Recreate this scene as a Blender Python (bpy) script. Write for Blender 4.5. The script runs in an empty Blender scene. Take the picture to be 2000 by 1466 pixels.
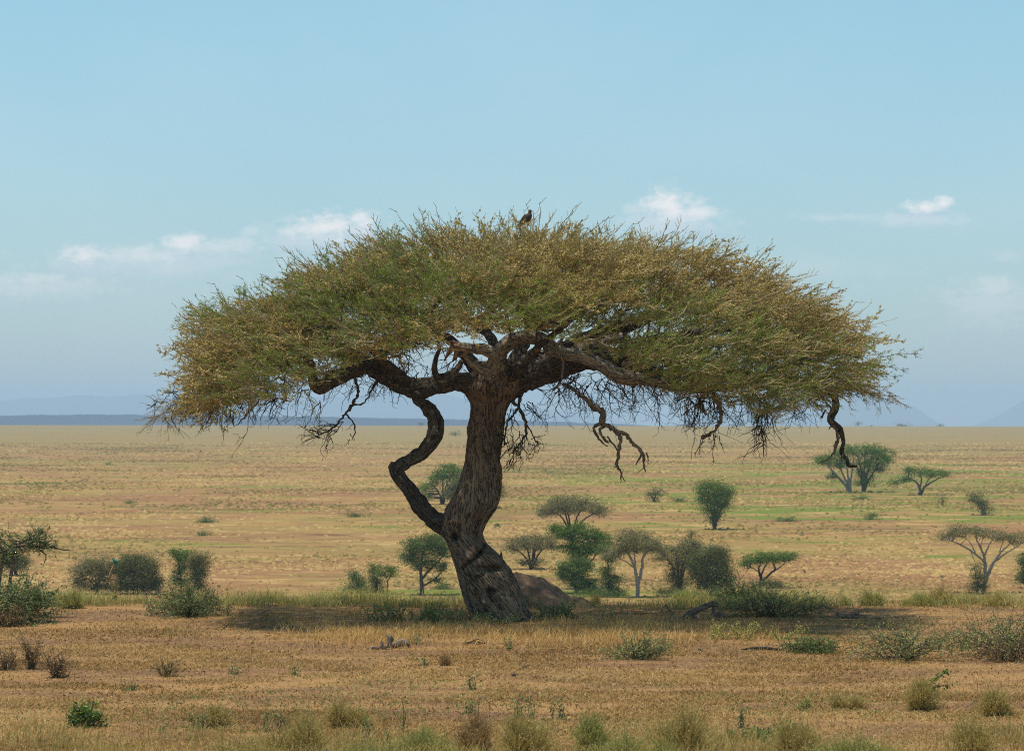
import bpy, math, random
import numpy as np
from mathutils import Vector

# ------------------------------------------------------------------ camera, sky, sun, exposure
SC = bpy.context.scene
COL = SC.collection
F = 5160.0                      # focal length in photo pixels (2000 wide)
H = 4.43                        # eye height over the ground at the big tree
EY = 824.0                      # row of the eye level
TILT = math.atan((EY - 733.0) / F)
cam_d = bpy.data.cameras.new("camera")
cam = bpy.data.objects.new("camera", cam_d)
COL.objects.link(cam)
cam.location = (0, 0, H)
cam.rotation_euler = (math.radians(90) + TILT, 0, 0)
cam_d.sensor_width = 36.0
cam_d.lens = F * 36.0 / 2000.0
cam_d.clip_start = 0.5
cam_d.clip_end = 60000
cam_d.dof.use_dof = True
cam_d.dof.focus_distance = 59.0
cam_d.dof.aperture_fstop = 4.0
SC.camera = cam

SUN_EL, SUN_AZ = math.radians(79), math.radians(-98)     # azimuth from +Y towards +X: behind-left of the camera
sun_d = bpy.data.lights.new("sun", "SUN")
sun_d.energy = 4.8
sun_d.angle = math.radians(1.3)
sun_d.color = (1.0, 0.93, 0.82)
sun = bpy.data.objects.new("sun", sun_d)
COL.objects.link(sun)
sd = Vector((math.sin(SUN_AZ) * math.cos(SUN_EL), math.cos(SUN_AZ) * math.cos(SUN_EL), math.sin(SUN_EL)))
sun.rotation_euler = sd.to_track_quat('Z', 'Y').to_euler()
sun.location = (-20, -20, 60)

world = bpy.data.worlds.new("World")
SC.world = world
world.use_nodes = True
SC.view_settings.view_transform = 'Standard'
SC.view_settings.look = 'None'
SC.view_settings.exposure = 0.0
SC.view_settings.gamma = 1.0
SC.cycles.use_denoising = False
SC.cycles.use_adaptive_sampling = False
SC.cycles.max_bounces = 6
SC.cycles.diffuse_bounces = 3
SC.cycles.volume_bounces = 1
SC.cycles.transparent_max_bounces = 8
SC.cycles.filter_width = 1.1


class NT:
    """tiny node-tree helper"""
    def __init__(s, nt):
        s.nt = nt
        nt.nodes.clear()

    def n(s, typ, **kw):
        nd = s.nt.nodes.new(typ)
        for k, v in kw.items():
            if k.startswith('i_'):
                key = k[2:]
                key = int(key) if key.isdigit() else key.replace('_', ' ')
                s.put(nd.inputs[key], v)
            else:
                setattr(nd, k, v)
        return nd

    def put(s, sock, v):
        if isinstance(v, bpy.types.NodeSocket):
            s.nt.links.new(v, sock)
        else:
            sock.default_value = v

    def m(s, op, a, b=0.0, c=0.0, clamp=False):
        nd = s.nt.nodes.new('ShaderNodeMath')
        nd.operation = op
        nd.use_clamp = clamp
        s.put(nd.inputs[0], a)
        s.put(nd.inputs[1], b)
        s.put(nd.inputs[2], c)
        return nd.outputs[0]

    def mix(s, f, a, b, mode='MIX'):
        nd = s.nt.nodes.new('ShaderNodeMix')
        nd.data_type = 'RGBA'
        nd.blend_type = mode
        s.put(nd.inputs[0], f)
        s.put(nd.inputs[6], a if not isinstance(a, tuple) else (*a[:3], 1))
        s.put(nd.inputs[7], b if not isinstance(b, tuple) else (*b[:3], 1))
        return nd.outputs[2]

    def ss(s, x, lo, hi):
        nd = s.nt.nodes.new('ShaderNodeMapRange')
        nd.interpolation_type = 'SMOOTHSTEP'
        s.put(nd.inputs[0], x)
        nd.inputs[1].default_value = lo
        nd.inputs[2].default_value = hi
        return nd.outputs[0]

    def noise(s, vec, scale, detail=3, rough=0.55, dist=0.0):
        nd = s.nt.nodes.new('ShaderNodeTexNoise')
        s.put(nd.inputs['Vector'], vec)
        nd.inputs['Scale'].default_value = scale
        nd.inputs['Detail'].default_value = detail
        nd.inputs['Roughness'].default_value = rough
        nd.inputs['Distortion'].default_value = dist
        return nd.outputs['Fac']

    def scale(s, vec, v):
        nd = s.nt.nodes.new('ShaderNodeVectorMath')
        nd.operation = 'MULTIPLY'
        s.put(nd.inputs[0], vec)
        nd.inputs[1].default_value = v
        return nd.outputs[0]


def build_world():
    t = NT(world.node_tree)
    sky = t.n('ShaderNodeTexSky')
    sky.sky_type = 'NISHITA'
    sky.sun_disc = False
    sky.sun_elevation = SUN_EL
    sky.sun_rotation = SUN_AZ
    sky.altitude = 900
    sky.air_density = 1.0
    sky.dust_density = 0.6
    sky.ozone_density = 1.0
    tc = t.n('ShaderNodeTexCoord')
    sep = t.n('ShaderNodeSeparateXYZ')
    t.nt.links.new(tc.outputs['Generated'], sep.inputs[0])
    X, Y, Z = sep.outputs
    Yc = t.m('MAXIMUM', Y, 0.05)
    u = t.m('DIVIDE', X, Yc)
    v = t.m('DIVIDE', Z, Yc)
    front = t.ss(Y, 0.3, 0.6)
    cv = t.n('ShaderNodeCombineXYZ')
    t.put(cv.inputs[0], u)
    t.put(cv.inputs[1], t.m('MULTIPLY', v, 1.5))
    n1 = t.noise(cv.outputs[0], 190, 6, 0.6, 0.35)
    n2 = t.noise(cv.outputs[0], 65, 3, 0.5, 0.3)
    nn = t.m('ADD', t.m('MULTIPLY', t.m('SUBTRACT', n1, 0.5), 2.4), t.m('MULTIPLY', t.m('SUBTRACT', n2, 0.5), 1.6))
    tint = t.mix(t.ss(v, -0.02, 0.19), (0.65, 0.72, 0.775), (0.97, 1.18, 1.04))
    base = t.mix(1.0, sky.outputs[0], tint, 'MULTIPLY')
    # soft pale veil of very thin cloud
    veil = t.noise(cv.outputs[0], 6, 4, 0.55, 0.5)
    veil = t.m('MULTIPLY', t.ss(veil, 0.35, 0.8), 0.10)
    veil = t.m('MULTIPLY', veil, front)
    base = t.mix(veil, base, (7.2, 7.6, 8.0))
    white = None
    shade = None
    clouds = [  # px, row, rx, ry, strength
        (640, 442, 105, 30, .62), (702, 428, 40, 25, .62), (560, 452, 38, 16, .4), (365, 474, 50, 26, .56),
        (165, 496, 56, 26, .55), (268, 500, 130, 24, .34), (60, 545, 90, 18, .30), (150, 552, 60, 14, .16),
        (490, 452, 24, 14, .2), (1308, 398, 60, 38, .62), (1355, 414, 52, 32, .5), (1236, 408, 30, 16, .2),
        (1808, 404, 52, 15, .66), (1842, 396, 24, 14, .60), (1640, 424, 110, 10, .15), (1950, 562, 60, 30, .28),
        (1975, 500, 40, 18, .12), (300, 512, 300, 36, .16), (80, 560, 180, 30, .2), (620, 462, 170, 34, .18), (420, 482, 110, 24, .3), (1800, 428, 130, 18, .18),
        (1950, 590, 150, 60, .18), (1320, 430, 120, 40, .22), (1560, 520, 260, 30, .08), (1200, 560, 500, 60, .06)]
    for (px, py, rx, ry, st) in clouds:
        a = t.m('DIVIDE', t.m('SUBTRACT', u, (px - 1000) / F), rx / F)
        b = t.m('DIVIDE', t.m('SUBTRACT', v, (EY - py) / F), ry / F)
        r = t.m('SQRT', t.m('ADD', t.m('MULTIPLY', a, a), t.m('MULTIPLY', b, b)))
        f = t.m('ADD', t.m('SUBTRACT', 1.12, r), t.m('MULTIPLY', nn, 0.75))
        f = t.m('MULTIPLY', t.ss(f, -0.08, 1.12), min(1.0, st * 1.45))
        white = f if white is None else t.m('MAXIMUM', white, f)
        b2 = t.m('ADD', b, 1.0)
        r2 = t.m('SQRT', t.m('ADD', t.m('MULTIPLY', a, a), t.m('MULTIPLY', b2, b2)))
        f2 = t.m('ADD', t.m('SUBTRACT', 1.25, r2), t.m('MULTIPLY', nn, 0.4))
        f2 = t.m('MULTIPLY', t.ss(f2, 0.0, 0.9), st * 0.5)
        shade = f2 if shade is None else t.m('MAXIMUM', shade, f2)
    base = t.mix(t.m('MULTIPLY', shade, front), base, (4.3, 5.0, 6.2))
    base = t.mix(t.m('MULTIPLY', white, front), base, (7.9, 7.6, 7.4))
    bg = t.n('ShaderNodeBackground')
    bg.inputs['Strength'].default_value = 0.13
    t.nt.links.new(base, bg.inputs['Color'])
    out = t.n('ShaderNodeOutputWorld')
    t.nt.links.new(bg.outputs[0], out.inputs[0])


build_world()

# ------------------------------------------------------------------ helpers
RNG = np.random.default_rng(7)
ct, st_ = math.cos(TILT), math.sin(TILT)


def W(px, py, d):
    """world point seen at photo pixel (px,py) at depth y=d"""
    a = (px - 1000.0) / F
    b = (733.0 - py) / F
    dy = ct - b * st_
    dz = st_ + b * ct
    return np.array([a / dy * d, d, H + dz / dy * d])


def hash3(ix, iy, iz, seed):
    h = (ix * 374761393 + iy * 668265263 + iz * 2147483647 + seed * 1274126177) & 0xFFFFFFFF
    h = ((h ^ (h >> 13)) * 1274126177) & 0xFFFFFFFF
    h = (h ^ (h >> 16)) & 0xFFFFFFFF
    return h / 4294967295.0


def vnoise(p, seed=0):
    p = np.asarray(p, float)
    i = np.floor(p).astype(np.int64)
    f = p - i
    f = f * f * (3 - 2 * f)
    r = 0
    for dx in (0, 1):
        for dy in (0, 1):
            for dz in (0, 1):
                w = (f[..., 0] if dx else 1 - f[..., 0]) * (f[..., 1] if dy else 1 - f[..., 1]) * (f[..., 2] if dz else 1 - f[..., 2])
                r = r + w * hash3(i[..., 0] + dx, i[..., 1] + dy, i[..., 2] + dz, seed)
    return r * 2 - 1


def fbm(p, seed=0, oct=3):
    r, a, s = 0, 1.0, 1.0
    for k in range(oct):
        r = r + a * vnoise(np.asarray(p) * s, seed + k)
        a *= .5
        s *= 2.03
    return r


# ground profile: depth -> height
KY = [-400, 0, 60, 66.5, 69, 74, 90, 120, 160, 215, 262, 290, 330, 380, 450, 600, 900, 1400, 2000, 2600, 3000, 3400, 5000, 9000, 20000]
KZ = [-1, 0, 0, 0, -.1, -.9, -3.6, -8.5, -12.0, -13.0, -12.7, -12.35, -11.2, -9.9, -8.65, -7.8, -7.1, -5.3, -2.2, .5, .75, -6, -26, -30, -30]
_ly = np.concatenate([np.linspace(-400, 10, 30), np.exp(np.linspace(math.log(12), math.log(20000), 900))])
_lz = np.interp(_ly, KY, KZ)
for _ in range(60):
    _lz[1:-1] = .25 * _lz[:-2] + .5 * _lz[1:-1] + .25 * _lz[2:]


def gz(x, y):
    x = np.asarray(x, float)
    y = np.asarray(y, float)
    z = np.interp(y, _ly, _lz)
    p = np.stack([x * .12, y * .12, x * 0], -1)
    near = np.clip((75 - y) / 10, 0, 1)
    z = z + near * .06 * fbm(p, 5, 3)
    farm = np.clip((y - 150) / 200, 0, 1)
    q = np.stack([x * .012, y * .006, x * 0], -1)
    z = z + farm * .35 * vnoise(q, 9) * np.clip((3500 - y) / 500, 0, 1) * np.clip(1 - (y - 1200) / 1500, .12, 1)
    z = z - 0.0014 * x * np.clip((y - 900) / 2000, 0, 1) * np.clip((4000 - y) / 800, 0, 1)
    return z


def G(px, py, lo=12.0, hi=3200.0):
    """ground point seen at photo pixel"""
    ds = np.exp(np.linspace(math.log(lo), math.log(hi), 3000))
    p = np.array([W(px, py, d) for d in (1.0,)])[0]
    dirv = (p - np.array([0, 0, H]))
    P = np.array([0, 0, H]) + ds[:, None] * dirv[None, :]
    dz = P[:, 2] - gz(P[:, 0], P[:, 1])
    k = int(np.argmax(dz < 0)) if (dz < 0).any() else len(ds) - 1
    q = P[k].copy()
    q[2] = float(gz(q[0], q[1]))
    return q


class MB:
    """collects polygons, builds one mesh"""
    def __init__(s):
        s.v, s.q, s.t, s.tone, s.bk = [], [], [], [], []
        s.nv = 0

    def add(s, V, Q=None, T=None, tone=None, bk=None):
        V = np.asarray(V, np.float32).reshape(-1, 3)
        s.v.append(V)
        if Q is not None and len(Q):
            s.q.append(np.asarray(Q, np.int64) + s.nv)
        if T is not None and len(T):
            s.t.append(np.asarray(T, np.int64) + s.nv)
        s.tone.append(np.broadcast_to(np.asarray(0.5 if tone is None else tone, np.float32), (len(V),)).copy())
        s.bk.append(np.zeros((len(V), 3), np.float32) if bk is None else np.asarray(bk, np.float32).reshape(-1, 3))
        s.nv += len(V)

    def quads(s, P, tone=None):
        """P (n,4,3), tone (n,)"""
        n = len(P)
        if n == 0:
            return
        Q = np.arange(n * 4).reshape(n, 4)
        s.add(P.reshape(-1, 3), Q=Q, tone=None if tone is None else np.repeat(tone, 4))

    def build(s, name, mat, parent=None, origin=None, smooth=True, loc=None):
        me = bpy.data.meshes.new(name)
        V = np.concatenate(s.v) if s.v else np.zeros((0, 3), np.float32)
        if origin is not None:
            V = V - np.asarray(origin, np.float32)
        q = np.concatenate(s.q) if s.q else np.zeros((0, 4), np.int64)
        t = np.concatenate(s.t) if s.t else np.zeros((0, 3), np.int64)
        me.vertices.add(len(V))
        me.vertices.foreach_set('co', V.astype(np.float32).ravel())
        li = np.concatenate([q.ravel(), t.ravel()]).astype(np.int32)
        me.loops.add(len(li))
        me.loops.foreach_set('vertex_index', li)
        tot = np.concatenate([np.full(len(q), 4), np.full(len(t), 3)]).astype(np.int32)
        start = np.concatenate([[0], np.cumsum(tot)[:-1]]).astype(np.int32) if len(tot) else np.zeros(0, np.int32)
        me.polygons.add(len(tot))
        me.polygons.foreach_set('loop_start', start)
        me.polygons.foreach_set('loop_total', tot)
        me.polygons.foreach_set('use_smooth', np.full(len(tot), smooth))
        me.update(calc_edges=True)
        a = me.attributes.new('tone', 'FLOAT', 'POINT')
        a.data.foreach_set('value', np.concatenate(s.tone))
        b = me.attributes.new('bk', 'FLOAT_VECTOR', 'POINT')
        b.data.foreach_set('vector', np.concatenate(s.bk).ravel())
        me.materials.append(mat)
        o = bpy.data.objects.new(name, me)
        COL.objects.link(o)
        if parent is not None:
            o.parent = parent
        elif origin is not None:
            o.location = tuple(float(c) for c in origin)
        return o


def spline(P, step):
    """catmull-rom through rows of P (any columns; first three are xyz)"""
    P = np.asarray(P, float)
    if len(P) < 3:
        n = max(2, int(np.linalg.norm(P[1, :3] - P[0, :3]) / step) + 1)
        return P[0] + (P[1] - P[0]) * np.linspace(0, 1, n)[:, None]
    A = np.vstack([2 * P[0] - P[1], P, 2 * P[-1] - P[-2]])
    out = []
    for i in range(1, len(A) - 2):
        n = max(1, int(np.linalg.norm(A[i + 1, :3] - A[i, :3]) / step))
        t = np.linspace(0, 1, n, endpoint=False)[:, None]
        p0, p1, p2, p3 = A[i - 1], A[i], A[i + 1], A[i + 2]
        out.append(.5 * ((2 * p1) + (-p0 + p2) * t + (2 * p0 - 5 * p1 + 4 * p2 - p3) * t ** 2 + (-p0 + 3 * p1 - 3 * p2 + p3) * t ** 3))
    out.append(A[-2][None])
    return np.vstack(out)


def tube(mb, P, R, k=6, amp=0.0, seed=0, tone=None, cap=True):
    P = np.asarray(P, float)
    n = len(P)
    R = np.broadcast_to(np.asarray(R, float), (n,))
    T = np.gradient(P, axis=0)
    T /= (np.linalg.norm(T, axis=1)[:, None] + 1e-9)
    up = np.array([0.13, -0.95, 0.2])
    u = up - T * (T @ up)[:, None]
    nn = np.linalg.norm(u, axis=1)
    if nn.min() < .15:
        u = np.zeros_like(P)
        a = np.cross(T[0], [0.3, 0.5, 0.8])
        a /= np.linalg.norm(a)
        for i in range(n):
            a = a - T[i] * (a @ T[i])
            a /= (np.linalg.norm(a) + 1e-9)
            u[i] = a
    else:
        u /= nn[:, None]
    w = np.cross(T, u)
    th = np.arange(k) * 2 * math.pi / k
    L = np.concatenate([[0], np.cumsum(np.linalg.norm(np.diff(P, axis=0), axis=1))])
    C, S = np.cos(th), np.sin(th)
    rr = np.repeat(R[:, None], k, 1)
    bk = np.stack([C[None] * rr, S[None] * rr, np.repeat(L[:, None], k, 1) * .22], -1) + seed * 3.1
    if amp > 0:
        f = 3.2 / max(.05, float(R.max()))
        d = fbm(bk * np.array([f, f, 4.0]), seed, 4)
        d2 = -np.abs(fbm(bk * np.array([14, 14, 9.0]), seed + 7, 3))
        rr = rr * (1 + amp * d) + d2 * min(.03, R.max() * .12)
    V = P[:, None, :] + rr[..., None] * (C[None, :, None] * u[:, None, :] + S[None, :, None] * w[:, None, :])
    i = np.arange(n - 1)[:, None] * k
    j = np.arange(k)[None, :]
    j2 = (j + 1) % k
    Q = np.stack([i + j, i + j2, i + k + j2, i + k + j], -1).reshape(-1, 4)
    V = V.reshape(-1, 3)
    bkf = bk.reshape(-1, 3)
    Tt = None
    if cap:
        V = np.vstack([V, P[0] - T[0] * R[0] * .4, P[-1] + T[-1] * R[-1] * .6])
        bkf = np.vstack([bkf, bkf[0], bkf[-1]])
        a, b = n * k, n * k + 1
        jj = np.arange(k)
        jn = (jj + 1) % k
        Tt = np.vstack([np.stack([jn, jj, np.full(k, a)], -1), np.stack([(n - 1) * k + jj, (n - 1) * k + jn, np.full(k, b)], -1)])
    mb.add(V, Q=Q, T=Tt, tone=tone, bk=bkf)


def thing(name, label, cat, loc, group=None):
    o = bpy.data.objects.new(name, None)
    o.empty_display_size = .3
    COL.objects.link(o)
    o.location = tuple(float(c) for c in loc)
    o['label'] = label
    o['category'] = cat
    if group:
        o['group'] = group
    return o


def tag(o, label, cat, group=None, kind=None):
    o['label'] = label
    if cat:
        o['category'] = cat
    if group:
        o['group'] = group
    if kind:
        o['kind'] = kind
    return o


def rots(d, roll):
    """rotation matrices taking +X to directions d (n,3), with roll"""
    d = d / np.linalg.norm(d, axis=1)[:, None]
    z = np.zeros_like(d)
    z[:, 2] = 1
    z[np.abs(d[:, 2]) > .97] = (0, 1, 0)
    y = np.cross(z, d)
    y /= np.linalg.norm(y, axis=1)[:, None]
    z = np.cross(d, y)
    c, s = np.cos(roll)[:, None], np.sin(roll)[:, None]
    return np.stack([d, c * y + s * z, -s * y + c * z], -1)


def leafquads(C, size, rng, asp=.5, bias=None):
    """random little faces round centres C, size (n,) ; lens shaped"""
    n = len(C)
    a = rng.normal(size=(n, 3))
    if bias is not None:
        a = a + bias
    a /= np.linalg.norm(a, axis=1)[:, None]
    b = np.cross(a, rng.normal(size=(n, 3)))
    b /= np.linalg.norm(b, axis=1)[:, None]
    s = np.broadcast_to(np.asarray(size, float), (n,))[:, None]
    a = a * s * .5
    b = b * s * .5 * asp
    return np.stack([C - a, C - b * 1.0 - a * .1, C + a, C + b * 1.0 - a * .1], 1)


# ------------------------------------------------------------------ materials
def mat_new(name):
    m = bpy.data.materials.new(name)
    m.use_nodes = True
    return m, NT(m.node_tree)


def m_leaf(name, c1, c2, c3=None, trans=.25, rough=.7):
    """little faces whose colour runs c1..c2(..c3) with the leaf's own tone"""
    m, t = mat_new(name)
    at = t.n('ShaderNodeAttribute', attribute_name='tone')
    cr = t.n('ShaderNodeValToRGB')
    t.put(cr.inputs[0], at.outputs['Fac'])
    e = cr.color_ramp.elements
    e[0].color = (*c1, 1)
    e[1].color = (*(c3 or c2), 1)
    if c3:
        x = e.new(.5)
        x.color = (*c2, 1)
    pr = t.n('ShaderNodeBsdfPrincipled')
    pr.inputs['Roughness'].default_value = rough
    pr.inputs['Specular IOR Level'].default_value = .25
    t.put(pr.inputs['Base Color'], cr.outputs[0])
    tr = t.n('ShaderNodeBsdfTranslucent')
    t.put(tr.inputs[0], cr.outputs[0])
    mx = t.n('ShaderNodeMixShader')
    mx.inputs[0].default_value = trans
    t.nt.links.new(pr.outputs[0], mx.inputs[1])
    t.nt.links.new(tr.outputs[0], mx.inputs[2])
    out = t.n('ShaderNodeOutputMaterial')
    t.nt.links.new(mx.outputs[0], out.inputs[0])
    return m


def m_bark(name, dark, mid, light, lichen=0.0, scale=1.0, bump=.6):
    m, t = mat_new(name)
    at = t.n('ShaderNodeAttribute', attribute_name='bk').outputs['Vector']
    n1 = t.noise(at, 17 * scale, 5, .6, .5)
    n2 = t.noise(at, 48 * scale, 4, .7, .2)
    n3 = t.noise(at, 2.2 * scale, 3, .5, .0)
    rid = t.m('ABSOLUTE', t.m('SUBTRACT', n1, .5))
    crack = t.ss(rid, 0.0, .035)
    c = t.mix(t.ss(n3, .3, .7), mid, light)
    c = t.mix(t.m('MULTIPLY', t.ss(n2, .35, .7), .5), c, dark)
    c = t.mix(crack, dark, c)
    if lichen > 0:
        obj = t.n('ShaderNodeTexCoord').outputs['Object']
        l1 = t.noise(obj, 13, 4, .7, .6)
        l2 = t.noise(obj, 2.0, 2, .5)
        lf = t.m('MULTIPLY', t.ss(l1, .60 - lichen * .12, .68 - lichen * .1), t.ss(l2, .62 - lichen * .4, .75 - lichen * .3))
        c = t.mix(t.m('MULTIPLY', lf, .8), c, (.34, .32, .25))
    pr = t.n('ShaderNodeBsdfPrincipled')
    pr.inputs['Roughness'].default_value = .9
    pr.inputs['Specular IOR Level'].default_value = .2
    t.put(pr.inputs['Base Color'], c)
    bp = t.n('ShaderNodeBump')
    bp.inputs['Strength'].default_value = bump
    bp.inputs['Distance'].default_value = .04
    hh = t.m('ADD', t.m('MULTIPLY', crack, .7), t.m('MULTIPLY', n2, .5))
    t.put(bp.inputs['Height'], hh)
    t.nt.links.new(bp.outputs[0], pr.inputs['Normal'])
    out = t.n('ShaderNodeOutputMaterial')
    t.nt.links.new(pr.outputs[0], out.inputs[0])
    return m


def m_plain(name, c, rough=.8, c2=None, sc=6.0):
    m, t = mat_new(name)
    pr = t.n('ShaderNodeBsdfPrincipled')
    pr.inputs['Roughness'].default_value = rough
    pr.inputs['Specular IOR Level'].default_value = .3
    obj = t.n('ShaderNodeTexCoord').outputs['Object']
    n = t.noise(obj, sc, 4, .6)
    t.put(pr.inputs['Base Color'], t.mix(t.ss(n, .3, .7), c, c2 or tuple(k * .6 for k in c)))
    out = t.n('ShaderNodeOutputMaterial')
    t.nt.links.new(pr.outputs[0], out.inputs[0])
    return m


def far_colour(t, geo, sep):
    X, Y = sep.outputs[0], sep.outputs[1]
    # far plain: bands of straw, pinkish bare earth and green flushes
    p0 = t.noise(t.scale(geo, (.010, .013, 1)), 1.0, 4, .6, .5)
    p1 = t.noise(t.scale(geo, (.022, .036, 1)), 1.0, 8, .68, .5)
    p2 = t.noise(t.scale(geo, (.037, .07, 2)), 1.0, 7, .66, .4)
    p3 = t.noise(t.scale(geo, (.09, .17, 3)), 1.0, 6, .7, .3)
    p4 = t.noise(t.scale(geo, (.33, .45, 4)), 1.0, 5, .72, .0)
    p5 = t.noise(t.scale(geo, (.05, .11, 5)), 1.0, 6, .7, .5)
    far = t.mix(t.ss(p1, .42, .58), (.305, .165, .085), (.36, .235, .095))
    far = t.mix(t.m('MULTIPLY', t.ss(p0, .48, .62), .5), far, (.27, .225, .075))
    far = t.mix(t.m('MULTIPLY', t.ss(p5, .54, .64), .75), far, (.22, .13, .075))
    far = t.mix(t.m('MULTIPLY', t.ss(p3, .47, .34), .6), far, (.55, .40, .185))
    far = t.mix(t.m('MULTIPLY', t.ss(p2, .54, .64), .75), far, (.20, .20, .05))
    far = t.mix(t.m('MULTIPLY', t.ss(t.m('ADD', p5, t.m('MULTIPLY', p4, .25)), .70, .78), .6), far, (.14, .075, .055))
    far = t.mix(t.m('MULTIPLY', t.ss(p4, .52, .70), .45), far, (.17, .12, .05))
    far = t.mix(t.m('MULTIPLY', t.ss(p4, .45, .32), .40), far, (.58, .42, .20))
    zone = t.m('MULTIPLY', t.m('MULTIPLY', t.ss(Y, 340, 400), t.ss(Y, 900, 600)), t.ss(X, -20, 40))
    gth = t.m('ADD', t.m('MULTIPLY', zone, .09), t.m('ADD', t.m('MULTIPLY', p2, .5), t.m('MULTIPLY', p1, .5)))
    gr = t.m('MULTIPLY', t.ss(gth, .555, .60), t.ss(p3, .40, .52))
    far = t.mix(t.m('MULTIPLY', gr, .85), far, (.135, .205, .03))
    far = t.mix(t.m('MULTIPLY', t.ss(Y, 700, 1600), .65), far, (.275, .225, .085))
    far = t.mix(1.0, far, (.84, .80, .68), 'MULTIPLY')
    return far


def m_tussock():
    m, t = mat_new('plain_tussock')
    geo = t.n('ShaderNodeNewGeometry').outputs['Position']
    sep = t.n('ShaderNodeSeparateXYZ')
    t.put(sep.inputs[0], geo)
    far = far_colour(t, geo, sep)
    at = t.n('ShaderNodeAttribute', attribute_name='tone').outputs['Fac']
    c = t.mix(t.ss(at, .55, 1.0), far, (.42, .29, .11))
    c = t.mix(t.ss(at, .45, .05), c, (.12, .10, .03))
    pr = t.n('ShaderNodeBsdfPrincipled')
    pr.inputs['Roughness'].default_value = .95
    pr.inputs['Specular IOR Level'].default_value = .1
    t.put(pr.inputs['Base Color'], c)
    out = t.n('ShaderNodeOutputMaterial')
    t.nt.links.new(pr.outputs[0], out.inputs[0])
    return m


def m_ground():
    m, t = mat_new('savanna_ground')
    geo = t.n('ShaderNodeNewGeometry').outputs['Position']
    sep = t.n('ShaderNodeSeparateXYZ')
    t.put(sep.inputs[0], geo)
    Y = sep.outputs[1]
    # near soil under dry grass
    a1 = t.noise(t.scale(geo, (.35, .6, 1)), 1.0, 5, .6, .4)
    a2 = t.noise(geo, 9.0, 4, .7)
    a3 = t.noise(t.scale(geo, (.22, .8, 1)), 1.0, 6, .65, .5)
    near = t.mix(t.ss(a1, .38, .62), (.165, .09, .042), (.29, .165, .064))
    near = t.mix(t.m('MULTIPLY', t.ss(a3, .52, .62), .85), near, (.15, .075, .045))
    near = t.mix(t.m('MULTIPLY', t.ss(a2, .45, .75), .55), near, (.46, .30, .15))
    far = far_colour(t, geo, sep)
    c = t.mix(t.ss(Y, 75, 110), near, far)
    pr = t.n('ShaderNodeBsdfPrincipled')
    pr.inputs['Roughness'].default_value = .95
    pr.inputs['Specular IOR Level'].default_value = .1
    t.put(pr.inputs['Base Color'], c)
    bp = t.n('ShaderNodeBump')
    bp.inputs['Strength'].default_value = .6
    bp.inputs['Distance'].default_value = .06
    t.put(bp.inputs['Height'], t.m('ADD', a2, t.m('MULTIPLY', a1, .5)))
    t.nt.links.new(bp.outputs[0], pr.inputs['Normal'])
    out = t.n('ShaderNodeOutputMaterial')
    t.nt.links.new(pr.outputs[0], out.inputs[0])
    return m


M = {}
M['ground'] = m_ground()
M['hill_near'] = m_plain('haze_blue_woods', (.018, .035, .065), .95, (.03, .05, .08), .002)  # woodland with the blue of distance haze painted into its colour
M['hill_far'] = m_plain('haze_tinted_hill', (.11, .135, .15), .95, (.14, .165, .17), .001)  # hill colour tinted blue-grey toward the haze, besides the real haze volume
M['trunk'] = m_bark('bark', (.042, .027, .017), (.195, .125, .078), (.30, .21, .135), .35, bump=1.0)
M['limb'] = m_bark('limb_bark', (.024, .019, .014), (.09, .07, .052), (.16, .128, .096), .5, bump=1.0)
M['pale_limb'] = m_bark('flaking_bark', (.08, .06, .045), (.30, .225, .175), (.50, .43, .36), 1.2, bump=1.0)
M['dead'] = m_bark('dead_wood', (.06, .043, .03), (.19, .14, .10), (.30, .23, .165), .1)
M['red_wood'] = m_bark('torn_wood', (.10, .05, .035), (.30, .17, .12), (.42, .28, .2), 0)
M['twig'] = m_plain('twig_bark', (.045, .034, .026), .9)
M['shrub_twig'] = m_plain('shrub_twig', (.15, .11, .07), .9)
M['twig_tan'] = m_plain('tan_twig', (.44, .34, .18), .9, (.30, .22, .12))
M['pods'] = m_leaf('dry_pods', (.30, .22, .06), (.54, .41, .13), (.76, .61, .27), .28)
M['leaves'] = m_leaf('acacia_leaves', (.09, .16, .012), (.19, .30, .03), (.38, .45, .07), .4)
M['bg_green'] = m_leaf('fresh_leaves', (.05, .105, .014), (.105, .19, .025), (.22, .31, .05), .3)
M['bg_dark'] = m_leaf('dark_leaves', (.06, .075, .02), (.125, .14, .038), (.23, .24, .075), .25)
M['bg_grey'] = m_leaf('grey_leaves', (.12, .115, .045), (.22, .20, .08), (.35, .32, .14), .25)
M['bg_olive'] = m_leaf('olive_leaves', (.055, .095, .022), (.11, .17, .038), (.21, .27, .07), .3)
M['shrub'] = m_leaf('shrub_leaves', (.08, .12, .03), (.17, .22, .07), (.32, .36, .17), .3)
M['shrub_pale'] = m_leaf('pale_shrub_leaves', (.14, .17, .045), (.27, .30, .095), (.44, .45, .21), .3)
M['weed'] = m_leaf('weed_leaves', (.07, .13, .03), (.14, .21, .05), (.27, .31, .10), .3)
M['tuft'] = m_leaf('tuft_blades', (.24, .18, .05), (.42, .32, .10), (.60, .48, .19), .35)
M['tuft_green'] = m_leaf('green_tuft_blades', (.20, .19, .05), (.34, .32, .09), (.52, .47, .17), .35)
M['tuft_brown'] = m_leaf('brown_tuft_blades', (.20, .125, .05), (.36, .23, .095), (.52, .35, .16), .3)
M['grass'] = m_leaf('dry_grass', (.16, .10, .03), (.40, .245, .080), (.60, .43, .18), .35)
M['bgbark'] = m_plain('grey_bark', (.13, .105, .085), .9)
M['bgpale'] = m_plain('pale_bark', (.33, .30, .25), .9, (.2, .17, .14))
M['bgdarkbark'] = m_plain('dark_bark', (.05, .035, .028), .9)
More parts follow.
